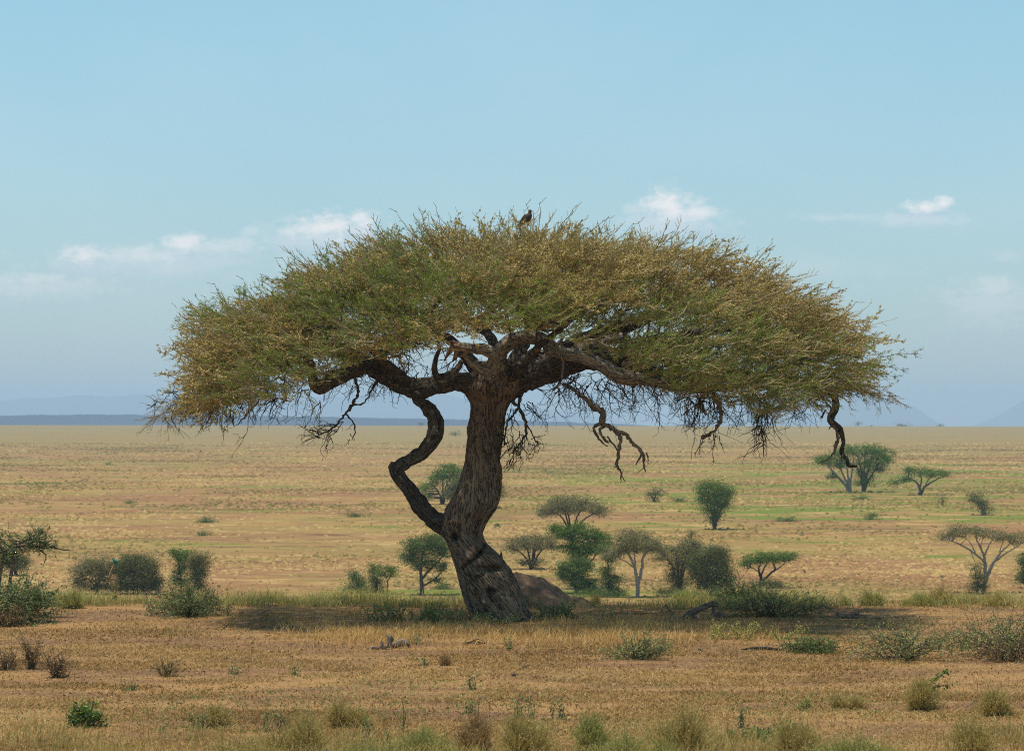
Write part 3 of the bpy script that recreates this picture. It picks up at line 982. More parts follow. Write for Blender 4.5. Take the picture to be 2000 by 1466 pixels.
def build_crown(root, nodes):
    rng = np.random.default_rng(11)
    # clump centres in the shell
    N = 60000
    px = rng.uniform(285, 1745, N)
    py = rng.uniform(425, 805, N)
    dy = rng.uniform(-6, 6, N)
    ins, dens, dist = crown_density(px, py, dy)
    patch = fbm(np.stack([px * .017, py * .036, dy * .85], -1), 77, 2)
    dens = np.maximum(dens, np.where((dy < -1.2), .35, 0))
    keep = ins & (rng.random(N) < dens ** .7 * np.where(dy > 1.0, .34, 1) * np.where(px > 1590, .55, 1)) & (patch > .02 * (dy < 1) - .06 - .25 * np.exp(-((np.abs(px - FXC) - 640) / 90) ** 2))
    # gap in the foliage right of centre where limbs and sky show
    gap = np.exp(-((px - 1225) / 88) ** 2 - ((py - 655) / 50) ** 2) + .75 * np.exp(-((px - 945) / 70) ** 2 - ((py - 612) / 26) ** 2)
    hr = np.random.default_rng(4)
    holes = [(780, 612, 62, 20, .8), (655, 655, 50, 18, .7), (700, 700, 60, 16, .5), (1340, 560, 40, 14, .7), (1480, 640, 45, 14, .6), (1625, 755, 48, 30, 1.0)]
    holes += [(hr.uniform(420, 1600), 0, hr.uniform(18, 38), hr.uniform(8, 14), .95) for _ in range(34)]
    holes += [(hr.uniform(400, 1640), 0, hr.uniform(26, 52), hr.uniform(6, 9), .97) for _ in range(54)]
    for (hx, hy, sx, sy, a) in holes:
        if hy == 0:
            hy = np.interp(hx, TOPX, TOPY) + hr.uniform(.2, .85) * (np.interp(hx, BOTX, BOTY) - np.interp(hx, TOPX, TOPY))
        gap = np.maximum(gap, a * np.exp(-((px - hx) / sx) ** 2 - ((py - hy) / sy) ** 2) * (dy < .5))
    keep &= rng.random(N) > gap * .97
    idx = np.nonzero(keep)[0]
    chosen = []
    pts = []
    cell = {}
    rmin = .50
    for i in idx:
        p = W(px[i], py[i], D0 + dy[i])
        key = tuple(np.floor(p / rmin).astype(int))
        ok = True
        for a in (-1, 0, 1):
            for b in (-1, 0, 1):
                for c in (-1, 0, 1):
                    for q in cell.get((key[0] + a, key[1] + b, key[2] + c), ()):
                        e = q - p
                        if e[0] ** 2 + e[1] ** 2 + (e[2] * 2.3) ** 2 < rmin ** 2:
                            ok = False
                            break
                    if not ok:
                        break
                if not ok:
                    break
            if not ok:
                break
        if ok:
            cell.setdefault(key, []).append(p)
            chosen.append(i)
            pts.append(p)
    chosen = np.array(chosen)
    pts = np.array(pts)
    pass
    cpx, cpy, cdy, cdist = px[chosen], py[chosen], dy[chosen], dist[chosen]

    # ---- branchwork from the limbs to a thinned set of clumps
    NP = [tuple(n[:3]) for n in nodes]
    NPa = np.zeros((60000, 3))
    NPa[:len(nodes)] = nodes[:, :3]
    cnt = len(nodes)
    own = np.full(60000, -1)
    sub = np.arange(len(pts))
    dmin = np.array([np.min(np.linalg.norm(nodes[:, :3] - p, axis=1)) for p in pts[sub]])
    order = sub[np.argsort(dmin)]
    paths = []
    axis = np.array([TB[0], D0, 5.0])
    for o in order:
        p = pts[o]
        e = NPa[:cnt] - p
        dd = np.linalg.norm(e, axis=1)
        # prefer sources nearer the axis than the clump
        ra = np.linalg.norm((NPa[:cnt] - axis)[:, :2], axis=1) - np.linalg.norm((p - axis)[:2])
        cost = dd + .5 * np.clip(ra, 0, None) + .5 * np.clip(NPa[:cnt, 2] - p[2], 0, None)
        s = int(np.argmin(cost))
        a = NPa[s].copy()
        L = dd[s]
        n = max(2, int(L / .18))
        t = np.linspace(0, 1, n + 1)[:, None]
        P = a + (p - a) * t
        P = P + np.sin(t * math.pi) * np.array([0, 0, L * .10])
        P[1:-1] += rng.normal(size=(n - 1, 3)) * .035
        paths.append((s, cnt, P))
        for q in P[1:]:
            NPa[cnt] = q
            own[cnt] = len(paths) - 1
            cnt += 1
    # loads
    load = np.ones(len(paths))
    for k in range(len(paths) - 1, -1, -1):
        s = paths[k][0]
        if own[s] >= 0:
            load[own[s]] += load[k]
    mb = MB()
    for k, (s, c, P) in enumerate(paths):
        r = min(.07, .0065 * load[k] ** .52)
        tube(mb, P, np.linspace(r, max(.005, r * .6), len(P)), 5, seed=k % 7, cap=False)
    print('branches', len(paths), cnt)

    # ---- bare hanging twigs under the crown
    regs = [  # px range, row range, dy range, length, count, direction
        (345, 640, 755, 790, -2.2, 1.5, .75, 46, (-.5, 0, -.4)), (520, 900, 700, 745, -2.5, 2.5, .6, 60, (-.2, 0, -.6)), (640, 820, 730, 760, -1, 1, .5, 16, (-.3, 0, -1)),
        (690, 830, 650, 700, -2, 2, .7, 40, (0, 0, -.5)), (860, 960, 660, 730, 0, 2.5, .5, 18, (-.4, 0, -.3)),
        (1080, 1320, 725, 760, -2, 2.5, .85, 60, (.1, 0, -.6)), (1320, 1580, 765, 785, -2.0, 1.5, .85, 54, (.1, 0, -.8)), (1180, 1320, 690, 760, 0, 3, .6, 26, (.2, 0, -.4)),
        (1560, 1700, 740, 765, -1, 1, .45, 16, (.6, 0, -.5)), (1030, 1130, 735, 760, -.5, 2, .7, 16, (.5, 0, -.5)), (300, 420, 780, 800, -1, 1, .35, 14, (-.8, 0, -.3))]
    mb2 = MB()
    for (x0, x1, r0, r1, y0, y1, L, c, dr) in regs:
        for _ in range(c):
            p = W(rng.uniform(x0, x1), rng.uniform(r0, r1), D0 + rng.uniform(y0, y1))
            d = np.array(dr) + rng.normal(size=3) * .5
            twig_system(mb2, p, d, L * rng.uniform(.6, 1.15), .012, rng, 0, .06, 2)
    mb.build('branchwork', M['limb'], root, origin=TB)
    mb2.build('bare_twigs', M['twig'], root, origin=TB)

    # ---- the dead hanging bundles, each a part of its own
    def hang(paths_, fine, mat='dead', level=2):
        h = MB()
        for rows in paths_:
            S = spline(limb_pts(rows), .045)
            S[1:-1, :3] += rng.normal(size=(len(S) - 2, 3)) * .011
            S[:, 3] *= .82 * (1 + .22 * rng.normal(size=len(S)).clip(-1, 1))
            tube(h, S[:, :3], S[:, 3], 8, .2, seed=4)
            for _ in range(len(S) // 9):
                i = rng.integers(1, len(S))
                twig_system(h, S[i, :3], rng.normal(size=3) + np.array([0, 0, -.4]), rng.uniform(.06, .3), .009, rng, 0, .05, 1)
        for (x, y, dyy, L, n, d) in fine:
            for _ in range(n):
                p = W(x + rng.normal() * 5, y + rng.normal() * 5, D0 + dyy + rng.normal() * .08)
                twig_system(h, p, np.array(d) + rng.normal(size=3) * .35, L * rng.uniform(.6, 1.1), .011, rng, 0, .1, level)
        h.build('dead_branch', M[mat], root, origin=TB)
    hang([[(1150, 780, -1, 12), (1158, 793, -1, 17), (1178, 804, -1, 15), (1177, 824, -1, 14), (1199, 838, -1, 13), (1212, 858, -1, 10), (1207, 884, -1, 9), (1206, 910, -1, 8), (1213, 926, -1, 5), (1211, 942, -1, 2)],
          [(1199, 838, -1, 10), (1222, 848, -1.05, 10), (1239, 868, -1.1, 10), (1255, 884, -1.1, 8), (1258, 903, -1.1, 6), (1260, 922, -1.1, 3)], [(1253, 883, -1.1, 6), (1242, 908, -1.1, 3)],
          [(1262, 884, -1.1, 5), (1266, 900, -1.1, 3)],
          [(1178, 826, -1, 9), (1163, 832, -.95, 7), (1161, 842, -.95, 6), (1172, 860, -.95, 5), (1187, 871, -.95, 3)],
          [(1180, 828, -1, 9), (1172, 842, -1.05, 7), (1184, 860, -1.05, 6), (1189, 865, -1.05, 3)], [(1186, 852, -1, 6), (1200, 870, -1, 5), (1209, 884, -1, 4)],
          [(1207, 905, -1, 4), (1200, 912, -1, 2)], [(1213, 927, -1, 4), (1221, 940, -1, 2)], [(1154, 790, -1, 12), (1140, 775, -1, 10), (1120, 760, -.8, 9), (1100, 750, -.6, 9)]], [])
    hang([[(1394, 725, -1.3, 13), (1393, 768, -1.3, 11), (1403, 790, -1.3, 11), (1409, 806, -1.3, 11), (1402, 832, -1.3, 10), (1388, 846, -1.3, 9), (1371, 855, -1.3, 9)],
          [(1360, 730, -1.2, 6), (1361, 765, -1.2, 6), (1372, 790, -1.2, 6), (1378, 812, -1.2, 4)],
          [(1384, 735, -1.2, 5), (1381, 770, -1.2, 5), (1366, 790, -1.2, 5), (1352, 806, -1.2, 3)]],
         [(1371, 852, -1.3, .5, 5, (-.2, 0, -1)), (1400, 845, -1.3, .6, 4, (.4, 0, -1)), (1370, 780, -1.2, .6, 7, (-.3, 0, -1)), (1345, 775, -1, .7, 5, (-.4, 0, -1)), (1410, 800, -1.2, .6, 4, (.4, 0, -.9))])
    hang([[(1482, 770, -1.2, 8), (1484, 795, -1.2, 6), (1476, 815, -1.2, 5)], [(1492, 770, -1.2, 6), (1498, 800, -1.2, 5), (1500, 825, -1.2, 4)]],
         [(1480, 800, -1.2, .62, 8, (-.05, 0, -1)), (1496, 805, -1.2, .68, 9, (.05, 0, -1)), (1488, 838, -1.2, .62, 9, (.0, 0, -1)), (1492, 860, -1.2, .5, 4, (0, 0, -1))], 'limb', 1)
    hang([[(1628, 830, -.3, 7), (1637, 846, -.3, 8), (1633, 868, -.3, 7), (1628, 884, -.3, 6), (1617, 897, -.3, 5), (1603, 902, -.3, 3)], [(1612, 800, -.3, 5), (1605, 815, -.3, 6)],
          [(1633, 788, -.3, 9), (1625, 800, -.3, 9), (1619, 812, -.3, 9), (1624, 826, -.3, 9)],
          [(1592, 755, -.3, 8), (1606, 778, -.3, 5), (1620, 795, -.3, 4), (1628, 805, -.3, 3)], [(1603, 762, -.3, 7), (1608, 780, -.3, 4)], [(1628, 829, -.3, 6), (1619, 838, -.3, 4)],
          [(1647, 886, -.3, 6), (1643, 900, -.3, 3)]], [])
    hang([[(692, 735, -.5, 8), (700, 765, -.5, 7), (688, 790, -.5, 7), (668, 815, -.5, 6), (650, 835, -.5, 5), (625, 848, -.5, 3)], [(676, 808, -.5, 5), (692, 830, -.5, 4), (690, 860, -.5, 2)],
          [(735, 745, -.5, 6), (712, 785, -.5, 5), (690, 790, -.5, 5)]],
         [(650, 838, -.5, .55, 7, (-.6, 0, -.3)), (625, 848, -.5, .5, 7, (-.9, 0, .1)), (668, 820, -.5, .5, 3, (-.3, 0, -.9)), (640, 850, -.5, .4, 5, (-.3, 0, -.8)), (690, 850, -.5, .2, 2, (0, 0, -1))], 'limb')
    hang([[(990, 780, -.1, 9), (1008, 790, -.2, 7), (1024, 820, -.3, 7), (1028, 845, -.3, 6), (1016, 865, -.3, 5), (1000, 885, -.3, 4)], [(1024, 815, -.2, 5), (1040, 850, -.2, 4), (1052, 868, -.2, 3)],
          [(1016, 778, -.1, 8), (1010, 800, -.1, 6), (990, 830, -.1, 5), (985, 870, -.1, 4)]],
         [(1020, 850, -.3, .55, 8, (.2, 0, -.8)), (1005, 870, -.3, .5, 9, (-.1, 0, -.8)), (1045, 860, -.3, .35, 6, (.4, 0, -.3)), (1000, 800, -.2, .6, 5, (.2, 0, -.7)), (990, 850, -.2, .5, 6, (0, 0, -1)), (1030, 790, .2, .6, 6, (.5, 0, -.4)),
          (1000, 895, -.3, .32, 5, (-.1, 0, -1))], 'limb')
    hang([[(420, 770, -.8, 6), (400, 795, -.8, 5), (375, 806, -.8, 4), (350, 808, -.8, 3)], [(470, 770, -.8, 6), (450, 800, -.8, 4), (456, 830, -.8, 3)], [(520, 765, -.6, 5), (490, 800, -.6, 4), (462, 830, -.6, 3)]],
         [(385, 803, -.8, .55, 7, (-.8, 0, -.2)), (410, 800, -.8, .5, 5, (-.3, 0, -.8)), (460, 800, -.8, .4, 5, (.1, 0, -.8)), (540, 775, -.8, .6, 6, (-.3, 0, -.7))], 'limb')

    # ---- foliage
    NT_ = 7
    tp = [make_spray(rng, 'pod') for _ in range(NT_)] + [make_spray(rng, 'leaf') for _ in range(NT_)] + [make_spray(rng, 'whip') for _ in range(5)]
    per = 8
    n = len(pts) * per
    base = np.repeat(np.arange(len(pts)), per)
    pos = pts[base] + rng.normal(size=(n, 3)) * np.array([.25, .25, .045])
    cx = np.array([TB[0], D0, 3.2])
    out = pos - cx
    out[:, 2] *= .28
    out /= np.linalg.norm(out, axis=1)[:, None]
    dirs = out * .9 + rng.normal(size=(n, 3)) * np.array([.65, .65, .15]) + np.array([0, 0, .06]) - np.array([0, 0, .5]) * (np.clip(((cpy - np.interp(cpx, BOTX, BOTY)) + 60) / 50, 0, 1) * np.clip((np.abs(cpx - FXC) - 380) / 200, 0, 1))[base][:, None]
    edge = np.abs(cpx[base] - FXC) / FHW
    # leaf or pod: patches, greener low down and at the rims
    gn = fbm(np.stack([cpx * .009, cpy * .02, cdy * .45], -1), 5, 2)
    gb = -.70 + .85 * np.clip((cpy - np.interp(cpx, TOPX, TOPY)) / 200, 0, 1.2)
    for (gx, gy, sx, sy, a) in [(1115, 630, 90, 30, 1.3), (1290, 630, 80, 45, 1.0), (480, 640, 90, 24, .5), (760, 640, 90, 22, .5), (1430, 725, 140, 40, .55), (1260, 750, 110, 25, 1.0), (700, 585, 150, 38, .55), (560, 610, 120, 35, .35), (320, 650, 35, 60, .6),
                                (860, 540, 90, 60, .25), (1500, 790, 60, 40, .4), (1150, 450, 60, 18, .5), (860, 440, 60, 14, .5), (1680, 700, 60, 60, .3), (1240, 520, 220, 50, -.55), (1480, 590, 160, 50, -.5), (930, 590, 60, 40, -.1), (640, 530, 70, 30, -.3)]:
        gb += a * np.exp(-((cpx - gx) / sx) ** 2 - ((cpy - gy) / sy) ** 2)
    green = (gn * .55 + gb)[base] + rng.normal(size=n) * .22 > 0
    choice = np.where(green, NT_ + rng.integers(0, NT_, n), rng.integers(0, NT_, n))
    size = rng.uniform(.48, .88, n)
    tone = np.clip(.5 + .28 * fbm(pos * .9, 91, 2) + rng.normal(size=n) * .1, 0, 1)
    mt, mp, ml = MB(), MB(), MB()
    place_sprays(tp, choice, pos, dirs, size, tone, rng, mt, mp, ml)
    # whips that stick out of the skin
    sk = np.nonzero(cdist < 22)[0]
    wn = 1150
    b = rng.choice(sk, wn)
    pos = pts[b] + rng.normal(size=(wn, 3)) * .12
    out = pos - cx
    out[:, 2] *= .34
    out /= np.linalg.norm(out, axis=1)[:, None]
    dirs = out + rng.normal(size=(wn, 3)) * np.array([.35, .35, .22]) + np.array([0, 0, .06])
    place_sprays(tp, 2 * NT_ + rng.integers(0, 5, wn), pos, dirs, rng.uniform(.5, 1.0, wn), np.clip(rng.normal(size=wn) * .15 + .5, 0, 1), rng, mt, mp, ml)
    # thin leafy sprays along the hanging fringe
    fn = 420
    fx = np.concatenate([rng.uniform(300, 660, fn // 2), rng.uniform(1130, 1740, fn - fn // 2)])
    fy = np.interp(fx, BOTX, BOTY) + rng.uniform(-8, 18, fn)
    pos = np.array([W(a, c, D0 + e) for a, c, e in zip(fx, fy, rng.uniform(-2, 1, fn))])
    dirs = np.stack([np.sign(fx - 1000) * rng.uniform(0, 1, fn), rng.normal(size=fn) * .5, rng.uniform(-.9, .1, fn)], -1)
    place_sprays(tp, 2 * NT_ + rng.integers(0, 5, fn), pos, dirs, rng.uniform(.35, .65, fn), np.full(fn, .5), rng, mt, mp, ml)
    print('crown faces', mt.nv // 4, mp.nv // 4, ml.nv // 4)
    mt.build('twigs', M['twig_tan'], root, origin=TB, smooth=False)
    mp.build('seed_pods', M['pods'], root, origin=TB, smooth=False)
    ml.build('leaves', M['leaves'], root, origin=TB, smooth=False)


def build_big_tree():
    root = thing('umbrella_acacia', 'huge flat-topped acacia with a twisted leaning trunk in the middle of the picture', 'tree', TB)
    build_trunk(root)
    nodes = build_limbs(root)
    build_crown(root, nodes)


build_big_tree()


# ------------------------------------------------------------------ trees and bushes out on the plain
def bg_tree(name, label, base, blobs, stems, leaf, bark, dens=1.0, leafpx=2.6, cat='tree', group=None, flat=.35, seed=1, wisp=.0, stemname='trunk'):
    """blobs (cx,cy,rx,ry[,depth offset]) and stems [(px,py,w)..] in photo pixels at the base's distance"""
    rng = np.random.default_rng(seed * 13 + 5)
    g = G(*base)
    d = g[1]
    s = d / F
    root = thing(name, label, cat, g, group)
    mb = MB()
    nodes = []
    g0 = W(base[0], base[1], d)
    fix = g - g0
    for st in stems:
        dy = rng.normal() * 4 * s
        rows = []
        for i, (px, py, w) in enumerate(st):
            rows.append([*(W(px, py, d + dy * i / max(1, len(st) - 1)) + fix), max(w * .5 * s, .012)])
        if st[0][1] >= base[1] - 4:
            rows[0][2] -= .15
        S = spline(rows, 3.5 * s)
        S[1:, :3] += rng.normal(size=(len(S) - 1, 3)) * .5 * s
        tube(mb, S[:, :3], S[:, 3], 7)
        nodes += [(*q[:3], q[3]) for q in S[len(S) // 3:]]
    nodes = np.array(nodes)
    lf = MB()
    for bl in blobs:
        cx, cy, rx, ry = bl[:4]
        rx, ry = rx * 1.10, ry * 1.08
        off = bl[4] if len(bl) > 4 else 0
        c = W(cx, cy, d + off * s) + fix
        K = max(6, int(rx * ry * .075 * dens) + 4)
        # sub-clumps fill an ellipsoid, mostly near its skin, flat underneath
        q = rng.normal(size=(K, 3))
        q /= np.linalg.norm(q, axis=1)[:, None]
        q *= (rng.random(K) ** .45)[:, None]
        q[:, 2] = np.where(q[:, 2] < 0, q[:, 2] * .75, q[:, 2])
        C = c + q * np.array([rx, rx * .85, ry]) * s * .92 * rng.uniform(.78, 1.22, K)[:, None]
        # branchlets out to the sub-clumps
        if len(nodes):
            sel = rng.permutation(K)[:max(4, int(K * .5))]
            for k in sel:
                dd = np.linalg.norm(nodes[:, :3] - C[k], axis=1) + .8 * np.clip(nodes[:, 2] - C[k, 2], 0, None)
                a = nodes[int(np.argmin(dd))]
                m = (a[:3] + C[k]) / 2 + rng.normal(size=3) * 1.5 * s - np.array([0, 0, 1.5 * s])
                P = spline([a[:3], m, C[k]], 6 * s)
                tube(mb, P, np.linspace(min(a[3] * .8, 1.2 * s), .25 * s, len(P)), 4, cap=False)
        nl = int(math.pi * rx * ry * 2.0 * dens)
        w = rng.integers(0, K, nl)
        rad = max(3.0, min(rx, 9)) * s * rng.uniform(.5, 1.6, K)[w]
        L = C[w] + np.clip(rng.normal(size=(nl, 3)), -2, 2) * rad[:, None] * np.array([.75, .75, .62 * flat + .12])
        L[:, 2] = np.maximum(L[:, 2], g[2] + .03)
        tone = np.clip(rng.normal(size=K) * .18 + .5, 0, 1)[w] + rng.normal(size=nl) * .2
        lf.quads(leafquads(L, rng.uniform(.55, 1.15, nl) * leafpx * s, rng, .55), np.clip(tone, 0, 1))
        if wisp:
            nw = int(rx * wisp)
            for _ in range(nw):
                a = C[rng.integers(0, K)]
                dv = np.array([(a[0] - c[0]) / (rx * s) + rng.normal() * .4, rng.normal() * .5, rng.normal() * .25 + .1])
                P = np.array([a, a + dv * 4 * s, a + dv * 8 * s + np.array([0, 0, .8 * s])])
                tube(mb, P, [.35 * s, .3 * s, .2 * s], 3, cap=False)
    if mb.nv:
        mb.build(stemname, M[bark], root, origin=g)
    lf.build('crown', M[leaf], root, origin=g, smooth=False)
    return root


def fan(bx, by, w, tips, fork=.45, bend=.25):
    """stems that rise together from one foot and spread to the given tips"""
    out = []
    for i, (tx, ty) in enumerate(tips):
        mx = bx + (tx - bx) * fork
        my = by + (ty - by) * (fork + bend)
        out.append([(bx + (i - len(tips) / 2) * .6, by, w), (bx + (mx - bx) * .35, by + (my - by) * .45, w * .8), (mx, my, w * .6), (tx, ty, w * .3)])
    return out


T_ = bg_tree
T_('umbrella_acacia', 'small umbrella acacia with pale thin crown, highest of the dense cluster right of the trunk', (1118, 1052),
   [(1090, 988, 42, 13), (1140, 990, 50, 14), (1112, 978, 40, 10), (1170, 1002, 24, 9), (1062, 1004, 18, 10), (1095, 1000, 40, 9)],
   fan(1116, 1052, 5, [(1080, 998), (1104, 990), (1140, 992), (1168, 1000), (1092, 985)], .5), 'bg_grey', 'bgdarkbark', .9, seed=1)
T_('umbrella_acacia', 'low dark acacia with branches fanning from the ground, just above the earth mound', (1038, 1112),
   [(1020, 1060, 34, 12), (1052, 1054, 34, 12), (1075, 1066, 20, 9), (1000, 1072, 14, 10), (1035, 1098, 26, 10), (1038, 1066, 30, 12)],
   fan(1038, 1112, 5, [(1004, 1072), (1022, 1060), (1048, 1058), (1076, 1064), (1060, 1050)], .5), 'bg_grey', 'bgdarkbark', 1.0, seed=2)
T_('leafy_tree', 'fresh green leafy tree with ragged top, below the highest umbrella acacia of the cluster', (1135, 1150),
   [(1098, 1040, 26, 16), (1135, 1036, 30, 17), (1165, 1048, 24, 18), (1150, 1072, 32, 20), (1115, 1070, 26, 16), (1180, 1060, 14, 14), (1085, 1034, 16, 8), (1130, 1092, 22, 14)],
   [[(1135, 1150, 6), (1136, 1110, 5), (1128, 1075, 4), (1110, 1045, 2)], [(1136, 1115, 5), (1146, 1085, 4), (1160, 1055, 2)], [(1136, 1110, 4), (1150, 1100, 3), (1176, 1070, 2)]],
   'bg_green', 'bgdarkbark', .75, 3.2, seed=3)
T_('leafy_bush', 'tall dark green bush standing under the fresh green leafy tree', (1124, 1158),
   [(1120, 1112, 30, 24), (1132, 1134, 32, 20), (1104, 1122, 16, 18), (1140, 1100, 16, 14), (1150, 1145, 16, 14)],
   fan(1126, 1158, 5, [(1108, 1112), (1124, 1100), (1144, 1112), (1150, 1140)]), 'bg_olive', 'bgdarkbark', 1.15, 3.0, cat='bush', seed=4, stemname='stem')
T_('leafy_bush', 'slender broken bush between the tall dark bush and the white-trunked acacia', (1190, 1162),
   [(1190, 1088, 15, 16), (1184, 1118, 14, 18), (1192, 1142, 20, 18), (1176, 1072, 12, 10), (1204, 1128, 10, 10), (1210, 1155, 10, 8)],
   fan(1190, 1162, 4, [(1186, 1090), (1180, 1116), (1200, 1120)]), 'bg_olive', 'bgdarkbark', .95, 2.8, cat='bush', seed=5, stemname='stem')
T_('umbrella_acacia', 'umbrella acacia with a forked white trunk and layered olive crown', (1246, 1166),
   [(1232, 1046, 36, 14), (1222, 1062, 30, 12), (1262, 1062, 34, 14), (1248, 1074, 36, 11), (1280, 1072, 16, 9), (1208, 1076, 20, 11), (1190, 1084, 14, 9)],
   [[(1246, 1166, 8), (1245, 1140, 8), (1240, 1110, 6), (1230, 1085, 5), (1222, 1066, 3)], [(1246, 1142, 7), (1254, 1108, 6), (1256, 1090, 5), (1270, 1066, 3)],
    [(1241, 1112, 4), (1240, 1090, 3), (1238, 1066, 2)], [(1240, 1110, 3), (1222, 1096, 2.5), (1200, 1086, 2), (1180, 1082, 1.5)]],
   'bg_grey', 'bgpale', 1.0, seed=6)
T_('umbrella_acacia', 'dull flat-crowned acacia overlapping the left of the round dark bush', (1325, 1158),
   [(1322, 1076, 40, 14), (1355, 1072, 34, 15), (1300, 1088, 26, 9), (1345, 1062, 24, 10), (1320, 1118, 16, 24), (1322, 1140, 18, 18), (1340, 1098, 22, 16)],
   fan(1326, 1158, 6, [(1300, 1086), (1320, 1080), (1345, 1078), (1362, 1072)]), 'bg_grey', 'bgdarkbark', 1.1, seed=7)
T_('round_bush', 'big round dark bush, densest and darkest of the trees right of the big trunk', (1386, 1162),
   [(1388, 1112, 42, 34), (1372, 1100, 30, 28), (1404, 1122, 32, 30), (1388, 1138, 42, 22), (1396, 1082, 22, 18), (1412, 1078, 10, 10)],
   fan(1384, 1162, 5, [(1366, 1110), (1384, 1098), (1404, 1106), (1414, 1130)]), 'bg_dark', 'bgdarkbark', 1.3, 2.8, cat='bush', flat=.8, seed=8, stemname='stem')
T_('umbrella_acacia', 'small bright green flat-topped acacia on dark crooked stems, alone right of the round dark bush', (1488, 1148),
   [(1500, 1086, 38, 10), (1480, 1092, 30, 11), (1524, 1092, 28, 9), (1544, 1082, 16, 6), (1458, 1100, 12, 8)],
   [[(1486, 1148, 6), (1486, 1128, 6), (1482, 1112, 4), (1486, 1098, 2)], [(1488, 1136, 5), (1504, 1120, 4), (1514, 1112, 4), (1508, 1098, 2)], [(1486, 1125, 4), (1494, 1108, 3), (1500, 1096, 2)],
    [(1510, 1116, 3), (1528, 1104, 2), (1536, 1094, 1.5)], [(1484, 1118, 2), (1466, 1108, 2), (1456, 1118, 1)]],
   'bg_green', 'bgdarkbark', 1.05, seed=9)
T_('leafy_bush', 'small dark sprawl of bush at the foot of the bright green flat-topped acacia', (1505, 1152),
   [(1498, 1138, 22, 10), (1520, 1142, 14, 8), (1480, 1142, 10, 7)], fan(1500, 1152, 2.5, [(1484, 1136), (1505, 1128), (1520, 1132)]), 'bg_dark', 'bgdarkbark', .8, 2.6, cat='bush', seed=10, stemname='stem')
T_('upright_tree', 'wedge-shaped leafy tree alone in the middle of the right-hand plain', (1396, 1034),
   [(1378, 958, 19, 14), (1402, 952, 26, 14), (1422, 962, 14, 14), (1398, 972, 32, 18), (1392, 994, 20, 18), (1412, 984, 18, 14), (1398, 1012, 12, 14), (1370, 972, 10, 14)],
   fan(1396, 1034, 5, [(1380, 962), (1394, 958), (1410, 960), (1424, 966)], .5, .1), 'bg_green', 'bgbark', .85, 2.8, flat=.7, seed=11)
T_('bare_shrub', 'tiny dark shrub directly below the wedge-shaped tree', (1351, 1056), [(1350, 1040, 7, 5), (1346, 1047, 5, 5)], [[(1351, 1056, 2.5), (1350, 1042, 1.5)]], 'bg_dark', 'bgdarkbark', .9, 2.4, cat='bush', seed=12, stemname='stem')
T_('small_tree', 'small two-part bush tree on the green strip left of the wedge-shaped tree', (1277, 980),
   [(1284, 962, 13, 9), (1272, 966, 8, 8), (1276, 975, 7, 6)], fan(1277, 980, 3, [(1270, 964), (1286, 962)]), 'bg_dark', 'bgbark', 1.0, 2.4, seed=13)
T_('umbrella_acacia', 'left half of the widest twin acacia, stems slanting up from one pale foot', (1660, 962),
   [(1622, 895, 30, 12), (1650, 882, 26, 12), (1606, 900, 16, 11), (1640, 905, 24, 12), (1625, 930, 8, 10)],
   fan(1660, 962, 6, [(1612, 904), (1632, 896), (1650, 886), (1668, 884), (1622, 918)], .5, .05), 'bg_green', 'bgpale', .95, 2.6, seed=14)
T_('umbrella_acacia', 'right half of the widest twin acacia on the plain, dark and many-stemmed', (1688, 961),
   [(1690, 878, 40, 13), (1715, 886, 32, 14), (1730, 898, 18, 13), (1700, 900, 34, 18), (1690, 920, 24, 20), (1722, 916, 14, 12), (1690, 940, 18, 14)],
   fan(1687, 961, 6, [(1676, 890), (1690, 884), (1706, 886), (1724, 896), (1672, 906)], .4, .1), 'bg_green', 'bgbark', .7, 2.6, seed=15)
T_('umbrella_acacia', 'low flat acacia with crooked branches just right of the twin acacia', (1798, 967),
   [(1790, 920, 26, 9), (1820, 926, 28, 8), (1768, 936, 14, 7), (1842, 926, 14, 6), (1748, 942, 12, 6)],
   [[(1796, 967, 6), (1796, 950, 5), (1784, 938, 3), (1766, 936, 2), (1744, 942, 1)], [(1798, 966, 5), (1806, 950, 4), (1822, 940, 3), (1842, 930, 2)], [(1797, 952, 4), (1800, 938, 3), (1796, 924, 2)], [(1806, 952, 3), (1812, 938, 2), (1820, 928, 1)]],
   'bg_green', 'bgbark', 1.05, seed=16)
T_('bare_shrub', 'tiny shrub right of the low flat acacia', (1841, 988), [(1841, 971, 8, 5), (1841, 978, 5, 5)], [[(1841, 988, 2), (1841, 974, 1)]], 'bg_dark', 'bgdarkbark', .8, 2.2, cat='bush', seed=17, stemname='stem')
T_('leaning_bush', 'dark bush leaning left on a pale foot near the right edge of the plain', (1920, 1006),
   [(1904, 970, 13, 9), (1916, 982, 15, 10), (1922, 992, 10, 9), (1898, 976, 8, 6), (1930, 1003, 8, 3)], fan(1921, 1006, 4, [(1900, 972), (1914, 976), (1926, 984)]), 'bg_dark', 'bgpale', 1.0, 2.5, cat='bush', seed=18, stemname='stem')
